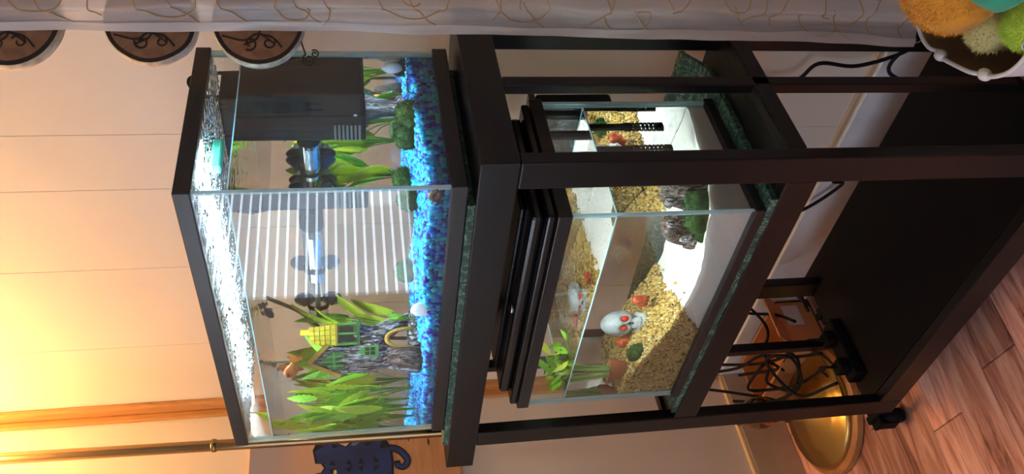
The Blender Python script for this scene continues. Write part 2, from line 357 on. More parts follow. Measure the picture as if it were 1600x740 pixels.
# window with venetian blinds in the side wall, mirrored by the tank glass
wy0, wy1, wz0, wz1 = -1.80, -.76, -.06, .80
win = thing('window_1', 'side window with lowered white venetian blinds', 'window', (XL, (wy0+wy1)/2, wz0)); win['kind'] = 'structure'
fmb = MB()
for a, b in (((wy0, wz0), (wy1, wz0+.03)), ((wy0, wz1-.03), (wy1, wz1)), ((wy0, wz0), (wy0+.03, wz1)), ((wy1-.03, wz0), (wy1, wz1))):
    fmb.box((XL-.05, a[0], a[1]), (XL+.01, b[0], b[1]), bev=.002)
obj('window_frame', fmb, M['window_frame'], win)
obj('pane', MB().box((XL-.056, wy0, wz0), (XL-.05, wy1, wz1)), M['daylight'], win)
sl = MB().box((-.0015, -(wy1-wy0)/2+.032, -.0108), (.0015, (wy1-wy0)/2-.032, .0108)); so = obj('slat', sl, M['slat'], local=True); sme = so.data; bpy.data.objects.remove(so)
z = wz0 + .045
while z < wz1 - .03:
    inst('slat', sme, win, Vector((XL-.012, (wy0+wy1)/2, z)) - wloc(win), (0, math.radians(8), 0)); z += .0293
# the large window of the wall behind the photographer
vx0, vx1, vz0, vz1 = -1.0, .7, -.45, .95
w2 = thing('window_2', 'large window in the wall facing the tanks', 'window', ((vx0+vx1)/2, YF, vz0)); w2['kind'] = 'structure'
fmb = MB()
for a, b in (((vx0, vz0), (vx1, vz0+.04)), ((vx0, vz1-.04), (vx1, vz1)), ((vx0, vz0), (vx0+.04, vz1)), ((vx1-.04, vz0), (vx1, vz1)), (((vx0+vx1)/2-.02, vz0), ((vx0+vx1)/2+.02, vz1))):
    fmb.box((a[0], YF-.05, a[1]), (b[0], YF+.01, b[1]), bev=.002)
obj('window_frame', fmb, M['window_frame'], w2)
for a, b in ((vx0, (vx0+vx1)/2), ((vx0+vx1)/2, vx1)): obj('pane', MB().box((a, YF-.056, vz0), (b, YF-.05, vz1)), M['daylight2'], w2)

# ------------------------------------------------------------------ the stand
SX0, SX1, SY0, SY1 = -.667, .0459, -.0076, .332      # posts; the top overhangs to the left
st = thing('aquarium_stand', 'black two-tier metal stand on casters holding both tanks', 'stand', (-.31, .16, ZF))
obj('top_board', MB().box((-.743, SY0, -.0625), (SX1, .345, -.0106), bev=.002), M['stand'], st)
for x0, x1 in ((SX0, SX0+.046), (SX1-.046, SX1)):
    obj('post', MB().box((x0, SY0, -.926), (x1, SY0+.022, -.0627), bev=.0025), M['stand'], st)
    obj('post', MB().box((x0, .30, -.926), (x1, .322, -.0627), bev=.0025), M['stand'], st)
    xm = x0 if x0 < -.3 else x1-.017
    obj('side_bar', MB().box((xm, .1527, -.88), (xm+.017, .1727, -.0627), bev=.002), M['stand'], st)
obj('shelf_board', MB().box((SX0+.002, SY0+.02, -.455), (SX1-.002, .34, -.4405), bev=.001), M['stand'], st)
obj('shelf_rail', MB().box((SX0+.046, SY0+.001, -.4865), (SX1-.046, SY0+.02, -.4405), bev=.002), M['stand'], st)
obj('shelf_rail', MB().box((SX1-.02, SY0+.022, -.462), (SX1, .3, -.434), bev=.002), M['stand'], st)
obj('shelf_rail', MB().box((SX0, SY0+.022, -.462), (SX0+.02, .3, -.434), bev=.002), M['stand'], st)
obj('bottom_board', MB().box((SX0, SY0+.022, -.892), (SX1, .355, -.8785), bev=.001), M['board'], st)
obj('bottom_rail', MB().box((SX0+.046, SY0, -.926), (SX1-.046, SY0+.02, -.877), bev=.002), M['stand'], st)
for cx, cy_, dx in ((-.735, .02, 1), (-.735, .30, 1), (.09, .02, -1), (.09, .30, -1)):
    cs = obj('caster', MB().lathe([(.004,-.014),(.024,-.014),(.029,-.008),(.030,0),(.029,.008),(.024,.014),(.004,.014)], 14, (cx, cy_, ZF+.030), ax=(.35,1,0)), M['black_plastic'], st, auto=.7)
    obj('fork', MB().box((cx-.012, cy_-.022, -.975), (cx+.012, cy_-.017, -.935)).box((cx-.012, cy_+.017, -.975), (cx+.012, cy_+.022, -.935)).box((cx-.016, cy_-.022, -.938), (cx+.016, cy_+.022, -.93)), M['black_plastic'], cs)
    obj('bracket', MB().box((min(cx-.016, (SX0 if dx > 0 else SX1)), cy_-.008, -.93), (max(cx+.016, (SX0 if dx > 0 else SX1)), cy_+.008, -.922), bev=.001).tube([(cx+dx*.02, cy_, -.94), (cx+dx*.045, cy_, -.935)], .006), M['black_plastic'], cs)

def mat_sheet(name, label, x0, x1, y0, y1, z0, z1, curl=0):
    nx, ny = 90, 40; v = []; f = []
    def pt(i, j, top):
        a = i/nx; b = j/ny
        x = x0 + (x1-x0)*a; y = y0 + (y1-y0)*b
        e = .0025*(nz((x*40, y*40, 1.7)) + .5*nz((x*110, y*110, 4)))
        if j == 0: y += e*1.2
        if i in (0, nx): x += e*1.2
        zz = z1 + (.0016*nz((x*60, y*60, 3.1)) if j in (0, 1, ny) or i in (0, nx) else 0) if top else z0
        if curl: zz += curl*sstep(.86, 1, b)
        return (x, y, zz)
    for top in (0, 1):
        for j in range(ny+1):
            for i in range(nx+1): v.append(pt(i, j, top))
    n = (nx+1)*(ny+1); id_ = lambda i, j, t: t*n + j*(nx+1) + i
    for j in range(ny):
        for i in range(nx):
            for t in (0, 1): f.append((id_(i,j,t), id_(i+1,j,t), id_(i+1,j+1,t), id_(i,j+1,t)))
    for i in range(nx):
        for j in (0, ny): f.append((id_(i,j,0), id_(i+1,j,0), id_(i+1,j,1), id_(i,j,1)))
    for j in range(ny):
        for i in (0, nx): f.append((id_(i,j,0), id_(i,j+1,0), id_(i,j+1,1), id_(i,j,1)))
    return tag(obj(name, MB().add(v, f), M['marble'], smooth=False, auto=.6), label, 'mat')
mat_sheet('tank_mat', 'thin green marbled mat under the blue gravel tank', -.660, -.030, -.0035, .29, -.0105, -.0004)
mat_sheet('tank_mat', 'green marbled mat under the white sand tank, curling up at the back', -.600, -.032, -.0055, .345, -.4400, -.4304, .035)

# ------------------------------------------------------------------ tanks
def tank(label, x1, y0, z0, W, D, H, ft, fb, wz, top='water_top'):
    x0, y1, zt = x1-W, y0+D, z0+H; g = .005
    t = thing('aquarium', label, 'aquarium', ((x0+x1)/2, (y0+y1)/2, z0))
    def ring(name, za, zb, lip, o=0.0):
        w_ = .012
        mb = MB().box((x0-o, y0-o, za), (x1+o, y0+w_, zb), bev=.0015).box((x0-o, y1-w_, za), (x1+o, y1+o, zb), bev=.0015)
        mb.box((x0-o, y0+w_-.002, za), (x0+w_, y1-w_+.002, zb), bev=.0015).box((x1-w_, y0+w_-.002, za), (x1+o, y1-w_+.002, zb), bev=.0015)
        return obj(name, mb, M['frame'], t)
    ring('top_frame', zt-ft, zt, 1, .0012); ring('bottom_frame', z0, z0+fb, 0, .0012)
    a, b = z0+.004, zt-.004; q = .0022
    def pane(p0, p1, ax):
        mb = MB().box(p0, p1); mb.mi = [1]*6
        for i, f in enumerate(mb.f):
            pts = [mb.v[k] for k in f]
            if max(p[ax] for p in pts) - min(p[ax] for p in pts) < 1e-6: mb.mi[i] = 0
        obj('glass_pane', mb, [M['glass'], M['glass_edge']], t)
    pane((x0+q, y0+q, a), (x1-q, y0+q+g, b), 1); pane((x0+q, y1-q-g, a), (x1-q, y1-q, b), 1)
    pane((x0+q, y0+q+g+.0004, a), (x0+q+g, y1-q-g-.0004, b), 0); pane((x1-q-g, y0+q+g+.0004, a), (x1-q, y1-q-g-.0004, b), 0)
    pane((x0+q+g+.001, y0+q+g+.001, a), (x1-q-g-.001, y1-q-g-.001, a+g), 2)
    for xx in (x0+q+g, x1-q-g):
        for yy in (y0+q+g, y1-q-g):
            sx = 1 if xx == x0+q+g else -1; sy = 1 if yy == y0+q+g else -1
            obj('silicone_seam', MB().add([(xx, yy, a+g), (xx+sx*.0035, yy, a+g), (xx, yy+sy*.0035, a+g), (xx, yy, b), (xx+sx*.0035, yy, b), (xx, yy+sy*.0035, b)], [(0,1,2),(3,5,4),(0,3,4,1),(1,4,5,2),(2,5,3,0)]), M['glass_edge'], t)
    i = q+g+.0008; X0, X1, Y0, Y1 = x0+i, x1-i, y0+i, y1-i
    wb_ = MB(); zb = z0+fb*.5
    v = [(X0,Y0,zb),(X1,Y0,zb),(X1,Y1,zb),(X0,Y1,zb),(X0,Y0,wz),(X1,Y0,wz),(X1,Y1,wz),(X0,Y1,wz)]
    wb_.add(v, [(0,1,5,4),(1,2,6,5),(2,3,7,6),(3,0,4,7)], 0).add(v, [(4,5,6,7)], 1).add(v, [(0,3,2,1)], 1)
    bm = MB(); bm.v = v; bm.f = [(0,1,5,4),(1,2,6,5),(2,3,7,6),(3,0,4,7),(4,5,6,7),(0,3,2,1)]; bm.mi = [0,0,0,0,1,0]
    wt = obj('water', bm, [M['water'], M[top]], t); wt['label'] = 'clear water filling the tank'
    mn = MB()
    for p0, p1 in (((X0,Y0),(X1,Y0+.0012)), ((X0,Y1-.0012),(X1,Y1)), ((X0,Y0),(X0+.0012,Y1)), ((X1-.0012,Y0),(X1,Y1))): mn.box((*p0, wz), (*p1, wz+.0017))
    obj('waterline', mn, M['meniscus'], wt)
    return t, (X0, X1, Y0, Y1)
UP, (ux0, ux1, uy0, uy1) = tank('open lit glass tank with black rims and blue gravel', 0, 0, 0, .61, .30, .362, .0212, .022, .2985)
LZ = -.430
LOW, (lx0, lx1, ly0, ly1) = tank('glass tank with white sand under a black hood', -.0547, -.0066, LZ, .487, .253, .304, .0205, .016, -.2135, 'water_top_low')
# lid, light bar of the upper tank (parts of it)
obj('lid', MB().box((ux0, uy0, .3375), (ux1, uy1, .3405)), M['lid'], UP)
lb = obj('light_bar', MB().box((-.585, .055, .3475), (-.03, .16, .3615), bev=.002), M['black_plastic'], UP)
obj('led_panel', MB().box((-.575, .070, .3455), (-.04, .145, .3474)), M['led_up'], lb)
obj('cover_flap', MB().box((ux0+.002, .165, .3440), (ux1-.002, uy1-.002, .3475)), M['black_plastic'], UP)
dr = MB(); bm = bmesh.new(); bmesh.ops.create_icosphere(bm, subdivisions=1, radius=1); dv = [q.co.copy() for q in bm.verts]; df = [[q.index for q in f_.verts] for f_ in bm.faces]; bm.free()
for _ in range(2600):
    r_ = random.choice((.0015, .002, .0025, .0032, .0045)); x = random.uniform(ux0+.006, ux1-.006); y = random.uniform(uy0+.006, uy1-.006)
    dr.add([(x+q.x*r_, y+q.y*r_, .3374+min(q.z, 0)*r_*.55) for q in dv], df)
do = obj('condensation', dr, M['droplet'], UP, smooth=True); do['kind'] = 'stuff'
obj('lid_clip', MB().box((-.075, .115, .322), (-.060, .172, .3365), bev=.003), M['mint'], UP)
# hood of the lower tank
hd = obj('hood', MB().box((lx0-.004, ly0-.003, LZ+.3045), (lx1+.004, ly1+.003, LZ+.3165), bev=.003)
         .box((lx0+.012, ly0+.012, LZ+.3165), (lx1-.012, ly1-.01, LZ+.335), bev=.006).box((lx0+.035, ly0+.05, LZ+.335), (lx1-.035, ly1-.02, LZ+.342), bev=.004), M['hood'], LOW)
obj('latch', MB().lathe([(.002,-.001),(.009,-.001),(.010,.002),(.006,.004),(.001,.004)], 14, (-.30, ly0+.031, LZ+.335)), M['steel'], hd, smooth=True)
ll = obj('light_bar', MB().box((lx0+.10, .025, LZ+.2930), (lx1-.03, .125, LZ+.3040)), M['black_plastic'], LOW)
obj('led_panel', MB().box((lx0+.16, .035, LZ+.2915), (lx1-.04, .095, LZ+.2929)), M['led_low'], ll)

# ---- gravel and sand
def pebbles(cs, rs, squash=.72, sub=1):
    bm = bmesh.new(); bmesh.ops.create_icosphere(bm, subdivisions=sub, radius=1); bm.verts.ensure_lookup_table()
    V = np.array([q.co for q in bm.verts]); Fc = np.array([[q.index for q in f.verts] for f in bm.faces]); bm.free()
    n = len(cs); cs = np.asarray(cs, float); rs = np.asarray(rs, float)
    a = RNG.normal(size=(n, 3, 3)); qm, _ = np.linalg.qr(a)
    sc = rs[:, None]*RNG.uniform(squash, 1.25, (n, 3))
    jit = 1 + RNG.uniform(-.16, .16, (n, len(V), 1))
    P = np.einsum('nij,nvj->nvi', qm, V[None]*jit*sc[:, None, :]) + cs[:, None, :]
    Ff = Fc[None] + (np.arange(n)*len(V))[:, None, None]
    return P.reshape(-1, 3), Ff.reshape(-1, 3)
def stuff_mesh(name, P, Fc, mt, label, cat, smooth=True):
    me = bpy.data.meshes.new(name); loc = np.array([(P[:,0].min()+P[:,0].max())/2, (P[:,1].min()+P[:,1].max())/2, P[:,2].min()])
    Q = P - loc; me.vertices.add(len(Q)); me.vertices.foreach_set('co', Q.astype(np.float32).ravel())
    me.loops.add(Fc.size); me.loops.foreach_set('vertex_index', Fc.astype(np.int32).ravel())
    me.polygons.add(len(Fc)); me.polygons.foreach_set('loop_start', np.arange(0, Fc.size, 3, dtype=np.int32)); me.polygons.foreach_set('loop_total', np.full(len(Fc), 3, dtype=np.int32))
    if smooth: me.polygons.foreach_set('use_smooth', np.ones(len(Fc), dtype=bool))
    me.update(calc_edges=True); me.validate(); me.materials.append(mt)
    o = bpy.data.objects.new(name, me); COL.objects.link(o); o.location = loc
    return tag(o, label, cat, kind='stuff')
def ug(x, y):      # height of the blue gravel
    return .049 + .006*sstep(-.25, 0, x)*sstep(-.02, .3, y) + .007*nz((x*9, y*9, .3)) + .003*sstep(.1, .3, y) - .010*sstep(-.20, -.32, x)*sstep(.12, 0, y)
cs = []; rs = []
r0 = .0042; zb = .013; m_ = .0045
for x in np.arange(ux0+m_, ux1-m_, .0074):
    for y in np.arange(uy0+m_, uy1-m_, .0074):
        h = ug(x, y)
        for dz in (0, -.006): cs.append((x+RNG.uniform(-.002,.002), y+RNG.uniform(-.002,.002), h-.004+dz+RNG.uniform(-.002,.002)))
def wallfill(fn, n, step):
    for i in range(n):
        pass
for x in np.arange(ux0+m_, ux1-m_, .0072):
    for yy in (uy0+m_+.0005,):
        for zz in np.arange(zb, ug(x, yy)-.006, .0068): cs.append((x+RNG.uniform(-.002,.002), yy+RNG.uniform(0,.002), zz))
for y in np.arange(uy0+m_, uy1-m_, .0072):
    for xx in (ux1-m_-.0005, ux0+m_+.0005):
        for zz in np.arange(zb, ug(xx, y)-.006, .0068): cs.append((xx+RNG.uniform(-.001,.001), y+RNG.uniform(-.002,.002), zz))
cs = np.array(cs); cs[:,0] = np.clip(cs[:,0], ux0+.0055, ux1-.0055); cs[:,1] = np.clip(cs[:,1], uy0+.0055, uy1-.0055)
P, Fc = pebbles(cs, RNG.uniform(.0042, .0062, len(cs)), sub=2)
P[:,0] = np.clip(P[:,0], ux0+.0006, ux1-.0006); P[:,1] = np.clip(P[:,1], uy0+.0006, uy1-.0006)
stuff_mesh('aquarium_gravel', P, Fc, M['blue_gravel'], 'blue and turquoise gravel along the tank bottom', 'gravel')
def lg(x, y):      # height of the bed of the lower tank
    h = -.374 + .020*sstep(-.20, -.07, x)*sstep(.10, 0, y) + .004*nz((x*10, y*10, 2.2))
    h += .062*sstep(-.24-.10*y, -.56, x) - .010*sstep(.08, .24, y)*sstep(-.35, -.1, x)
    return h
nx, ny = 120, 64; v = []; f = []
for j in range(ny+1):
    for i in range(nx+1):
        x = lx0+.0012 + (lx1-lx0-.0024)*i/nx; y = ly0+.0012 + (ly1-ly0-.0024)*j/ny
        k_ = sstep(-.275, -.31, x); hh = lg(x, y) + .0012*nz((x*60, y*60, 5)) - .006*k_
        v.append((max(x, lx0+.007), max(y, ly0+.0012+.006*k_), hh))
nb = len(v)
id_ = lambda i, j: j*(nx+1)+i
f = [(id_(i,j), id_(i+1,j), id_(i+1,j+1), id_(i,j+1)) for j in range(ny) for i in range(nx)]
per = [(i,0) for i in range(nx)] + [(nx,j) for j in range(ny)] + [(i,ny) for i in range(nx,0,-1)] + [(0,j) for j in range(ny,0,-1)]
for i, j in per: q = v[id_(i,j)]; v.append((q[0], q[1], LZ+.0105))
for k in range(len(per)):
    k2 = (k+1) % len(per); f.append((id_(*per[k]), nb+k, nb+k2, id_(*per[k2])))
sd = obj('sand_bed', MB().add(v, f), M['sand'], auto=.8); tag(sd, 'fine white sand heaped beside the golden gravel', 'sand', kind='stuff')
cs = []
def gedge(y): return -.285 - .05*sstep(.02, .2, y) + .02*nz((y*14, .3, 8))
for x in np.arange(lx0+.003, -.25, .0046):
    for y in np.arange(ly0+.003, ly1-.003, .0046):
        if x > gedge(y) + RNG.uniform(-.008, .008): continue
        for dz in (0, -.004): cs.append((x+RNG.uniform(-.0018,.0018), y+RNG.uniform(-.0018,.0018), lg(x, y)-.0015+dz+RNG.uniform(-.0015,.0015)))
for x in np.arange(lx0+.003, -.27, .0044):
    top = lg(x, ly0+.003); bot = LZ+.011 + .05*sstep(-.37, -.28, x)
    for zz in np.arange(max(bot, LZ+.011), top-.001, .0040): cs.append((x+RNG.uniform(-.001,.001), ly0+.0036, zz))
for y in np.arange(ly0+.003, ly1-.003, .0044):
    for zz in np.arange(LZ+.011, lg(lx0+.003, y)-.001, .0042): cs.append((lx0+.0034, y, zz))
for _ in range(40):
    x = RNG.uniform(-.33, -.2); y = RNG.uniform(.0, .2)
    if x > gedge(y) and x < gedge(y)+.03: cs.append((x, y, lg(x, y)+.001))
cs = np.array(cs); cs[:,0] = np.clip(cs[:,0], lx0+.003, lx1); cs[:,1] = np.clip(cs[:,1], ly0+.003, ly1-.003)
P, Fc = pebbles(cs, RNG.uniform(.0024, .0040, len(cs)), sub=1)
P[:,0] = np.clip(P[:,0], lx0+.0005, lx1); P[:,1] = np.clip(P[:,1], ly0+.0005, ly1-.0005)
stuff_mesh('aquarium_gravel', P, Fc, M['gold_gravel'], 'golden brown gravel mound around the skull', 'gravel')

# ------------------------------------------------------------------ things in the blue gravel tank
# corner filter box
ft = thing('internal_filter', 'large black box filter in the back corner of the blue gravel tank', 'filter', (-.105, .256, .12))
obj('housing', MB().box((-.176, .2185, .124), (-.0985, .286, .330), bev=.004), M['black_plastic'], ft)
obj('pump_housing', MB().box((-.0975, .2185, .128), (-.030, .286, .330), bev=.004), M['black_plastic'], ft)
gm = MB()
for i in range(7): gm.box((-.172, .2165, .132+i*.006), (-.125, .2186, .1348+i*.006))
for i in range(7): obj('grille_bar', MB().box((-.172, .2165, .132+i*.006), (-.125, .2184, .1352+i*.006)), M['grey_plastic'], ft)
obj('screw', MB().lathe([(.0005,-.001),(.0035,-.001),(.0035,.001),(.0005,.0015)], 10, (-.094, .2175, .139), ax=(0,-1,0)), M['steel'], ft)
obj('power_cord', MB().tube(smoothpts([(-.06, .26, .325), (-.06, .28, .372), (-.07, .33, .372), (-.09, .36, .25), (-.12, .365, .05)]), .003), M['cable'], ft, smooth=True)
# heater
ht = thing('aquarium_heater', 'long glass tube heater held level on the back pane', 'heater', (-.345, .272, .213))
hz, hy = .2125, .266
obj('glass_tube', MB().lathe([(.005,-.005),(.0165,0),(.0165,.215),(.005,.222)], 18, (-.245, hy, hz), ax=(-1,0,0)), M['heater_glass'], ht, smooth=True)
obj('cap', MB().lathe([(.012,-.035),(.0185,-.03),(.0185,.006),(.016,.01)], 18, (-.235, hy, hz), ax=(-1,0,0)), M['black_plastic'], ht, auto=.6)
co = MB()
for i in range(46): co.tube([(-.265-i*.0022+.0075*0, hy+.0105*math.cos(a), hz+.0105*math.sin(a)) for a in np.linspace(0, 2*math.pi, 9)], .0007, 4)
obj('coil', co, M['steel'], ht)
obj('inner_rod', MB().tube([(-.25, hy, hz), (-.46, hy, hz)], .0045), M['grey_plastic'], ht)
for x in (-.335, -.425):
    sc_ = obj('suction_cup', MB().lathe([(.004,-.012),(.006,-.006),(.016,.006),(.0175,.009)], 18, (x, hy+.010, hz-.023), ax=(0,1,0)).lathe([(.004,-.012),(.006,-.006),(.016,.006),(.0175,.009)], 18, (x, hy+.010, hz+.023), ax=(0,1,0)), M['suction'], ht, smooth=True)
    obj('clip', MB().lathe([(.0167,-.005),(.0185,-.005),(.0185,.005),(.0167,.005)], 18, (x, hy, hz), ax=(1,0,0), close=False), M['black_plastic'], sc_)
obj('power_cord', MB().tube(smoothpts([(-.20, hy, hz), (-.18, hy-.005, hz+.02), (-.20, .262, .28), (-.22, .275, .345), (-.25, .31, .372), (-.27, .345, .30)]), .003), M['cable'], ht, smooth=True)

# tree house ornament
CA = Vector((.8, .6, 0)); CF = Vector((.6, -.8, 0)); C0 = Vector((-.428, .105, .040))
def cf(a, h, d=0): return C0 + CA*a + CF*d + Vector((0,0,h))
th = thing('tree_house_ornament', 'resin tree trunk house with green windows and yellow roof', 'ornament', tuple(C0))
def barkfn(k=.16, s=3.0): return lambda an, j: 1 + k*nz((math.cos(an)*1.9, math.sin(an)*1.9, j*.33+s)) + .09*math.sin(an*7+j*.5)
tr_ = MB()
tr_.tube([cf(-.034, .0), cf(-.030, .025), cf(-.024, .05), cf(-.020, .075), cf(-.022, .10), cf(-.022, .128), cf(-.02, .15)], [.026,.022,.025,.033,.034,.031,.026], 26, fn=barkfn())
tr_.tube([cf(.075, .004), cf(.058, .020), cf(.047, .045), cf(.030, .070), cf(.012, .082), cf(-.01, .085)], [.012,.012,.014,.020,.024,.022], 20, fn=barkfn(.18, 9))
tr_.tube([cf(.01, .078, -.004), cf(.026, .095, -.002), cf(.032, .115, 0)], [.024,.022,.019], 18, fn=barkfn(.16, 5))
tr_.tube([cf(-.055, .003, .01), cf(-.045, .025, .006), cf(-.03, .05)], [.010,.016,.02], 16, fn=barkfn(.16, 7))
obj('trunk', tr_, M['bark'], th, smooth=True)
obj('root', MB().tube([cf(-.030, .004, .028), cf(-.024, .03, .026), cf(-.018, .056, .022)], [.024,.022,.018], 18, fn=barkfn(.12, 2)), M['bark_brown'], th, smooth=True)
obj('door_sill', MB().tube([cf(-.01, .010, .015), cf(.03, .012, .015), cf(.085, .008, .01)], [.014,.014,.010], 14, fn=barkfn(.2, 6)), M['bark'], th, smooth=True)
arch = [cf(.017+.020*math.cos(a), .030+.030*max(0, math.sin(a)), .022) for a in np.linspace(math.pi, 0, 15)]
obj('door_arch', MB().tube([cf(-.003, .012, .022)] + arch + [cf(.037, .012, .022)], .0042, 8), M['gold_trim'], th, smooth=True)
tower = MB()
for i in range(6): tower.box((0,0,0),(0,0,0)) if False else None
def fbox(mb, a0, a1, h0, h1, d0, d1, m=0):
    v = [cf(a, h, d) for h in (h0, h1) for a, d in ((a0,d0),(a1,d0),(a1,d1),(a0,d1))]
    return mb.add(v, [(0,3,2,1),(4,5,6,7),(0,1,5,4),(1,2,6,5),(2,3,7,6),(3,0,4,7)], m)
tw = obj('tower_room', fbox(MB(), .012, .053, .106, .142, -.016, .018), M['green_paint'], th)
for a0, a1, h0, h1 in ((.018,.032,.112,.134), (.036,.048,.114,.136)):
    obj('window_recess', fbox(MB(), a0, a1, h0, h1, .018, .0192), M['dark'], tw)
for a in (.011, .0335, .054): obj('timber', fbox(MB(), a-.0022, a+.0022, .104, .142, .016, .0215), M['green_light'], tw)
obj('beam', fbox(MB(), .008, .057, .104, .109, -.018, .022), M['green_paint'], tw)
rf = obj('brick_roof', fbox(MB(), .0095, .0555, .1395, .1430, -.02, .022), M['gold_trim'], th)
for r in range(5):
    h0 = .1430 + r*.0085; sh = .001*r
    for i in range(4):
        a0 = .010+sh + i*(.0450-2*sh)/4; a1 = a0 + (.0450-2*sh)/4 - .001
        obj('brick', fbox(MB(), a0, a1, h0, h0+.0076, -.018+sh, .021-sh+random.uniform(-.0006,.0012)), M['yellow'], rf)
obj('chimney', MB().tube([cf(.040, .18), cf(.040, .190), cf(.0405, .199)], [.0065,.006,.0065], 8), M['yellow'], th)
gb = obj('dormer', MB().prism([(-.055,.126),(.004,.126),(.006,.155),(-.028,.182),(-.052,.150)], lambda a, h, d: cf(a, h, d), -.02, .026), M['bark'], th)
def bar(p0, p1, wd, d0, d1):
    (a0, h0), (a1, h1) = p0, p1; L_ = math.hypot(a1-a0, h1-h0); nx_, nh = -(h1-h0)/L_*wd, (a1-a0)/L_*wd
    return MB().prism([(a0-nx_,h0-nh),(a1-nx_,h1-nh),(a1+nx_,h1+nh),(a0+nx_,h0+nh)], lambda a, h, d: cf(a, h, d), d0, d1)
obj('gable_board', bar((-.028,.189), (.012,.156), .0042, -.022, .031), M['gold_trim'], gb)
obj('gable_board', bar((-.028,.189), (-.060,.138), .0042, -.022, .031), M['gold_trim'], gb)
obj('gable_window', MB().prism([(-.046,.130),(-.006,.130),(-.004,.152),(-.028,.173),(-.044,.148)], lambda a, h, d: cf(a, h, d), .0255, .0275), M['green_paint'], gb)
for p0, p1 in (((-.026,.131),(-.026,.170)), ((-.044,.147),(-.006,.147)), ((-.036,.132),(-.036,.158)), ((-.015,.132),(-.015,.158))):
    obj('glazing_bar', bar(p0, p1, .0015, .027, .0295), M['green_light'], gb)
gw = obj('arched_window', MB().prism([(-.019,.074),(-.022,.079),(-.019,.095),(-.008,.110),(.004,.097),(.006,.079),(.003,.074)], lambda a, h, d: cf(a, h, d), .026, .035), M['green_light'], th)
for a0, h0 in ((-.0155,.080), (-.006,.080), (-.0155,.089), (-.006,.089)):
    obj('pane', fbox(MB(), a0, a0+.0075, h0, h0+.0072, .0345, .0356), M['dark'], gw)
obj('foliage_tuft', MB().ico(cf(.048,.104,.0), (.012,.012,.004), 2, fn=lambda n: 1+.4*nz(n*4)), M['green_light'], th)

# moss balls
def moss_ball(name, c, r, label, group):
    mb = MB().ico(c, (r, r, r*.88), 4, fn=lambda n: 1 + .10*nz(n*2.5+Vector(c)*30) + .05*nz(n*9))
    for _ in range(1400):
        n = Vector(RNG.normal(size=3)).normalized(); t = n.orthogonal().normalized()*.0006; b = Vector(c) + Vector((n.x*r, n.y*r, n.z*r*.88))*.98
        tip = b + (n + Vector(RNG.normal(size=3))*.5)*r*.15
        mb.add([b-t, b+t, tip], [(0,1,2)])
    return tag(obj(name, mb, M['moss'], smooth=True), label, 'moss ball', group)
G1 = 'moss balls in the blue gravel tank'; G2 = 'moss balls in the white sand tank'
moss_ball('moss_ball', (-.034, .178, .062), .0240, 'round green moss ball on blue gravel by the end pane', G1)
moss_ball('moss_ball', (-.150, .205, .063), .021, 'green moss ball behind the round one, below the black filter', G1)
moss_ball('moss_ball', (-.330, .235, .063), .022, 'dark green moss ball between the heater and the tree house', G1)
# white stones
for c, r, lb_ in (((-.268, .017, .050), (.017,.007,.017), 'smooth white stone against the front pane beside the tree house'), ((-.026, .278, .083), (.012,.010,.016), 'white stone standing in gravel at the back corner')):
    tag(obj('white_stone', MB().ico(c, r, 3, fn=lambda n: 1+.08*nz(n*2)), M['white_stone'], smooth=True), lb_, 'stone')
# snail on the front pane
sn = thing('snail', 'brown snail clinging to the front pane above the gravel rim', 'snail', (-.024, .011, .036))
sp = [(-.024+.0100*(1-t*.8)*math.cos(9*t)*1.2, .0125+.003*t, .038+.0090*(1-t*.8)*math.sin(9*t)) for t in np.linspace(0, 1, 40)]
obj('shell', MB().tube(sp, [.0068*(1-.75*t) for t in np.linspace(0, 1, 40)], 8), M['snail'], sn, smooth=True)
obj('foot', MB().ico((-.020, .0095, .036), (.012,.0022,.0055), 2), M['snail'], sn, smooth=True)

# plants
def leaf_mesh(name, mt, wd=.16, curl=.12, teeth=0):
    v = []; f = []; n = 12
    for j in range(n+1):
        t = j/n; ww = wd*(math.sin(math.pi*min(1, t*.96+.04))**.8)*(1.0-.25*t) + .008
        if teeth: ww *= 1 + teeth*((j % 2)-.5)
        zc = t; yc = curl*t*t
        v += [(-ww, yc-.03*math.sin(t*3), zc), (0, yc+.02, zc), (ww, yc-.03*math.sin(t*3), zc)]
    for j in range(n):
        a = j*3; f += [(a, a+1, a+4, a+3), (a+1, a+2, a+5, a+4)]
    k = len(v); v += [(x, y-.012, z_) for x, y, z_ in v]; f += [tuple(i+k for i in reversed(q)) for q in f]
    return raw(name, v, f, mt, True)
LM = [leaf_mesh('leaf', M['leaf_a'], .12, .18), leaf_mesh('leaf', M['leaf_b'], .15, .30), leaf_mesh('leaf', M['leaf_c'], .11, .22), leaf_mesh('leaf', M['leaf_a'], .17, .10, .3), leaf_mesh('leaf', M['leaf_b'], .09, .25, .4)]
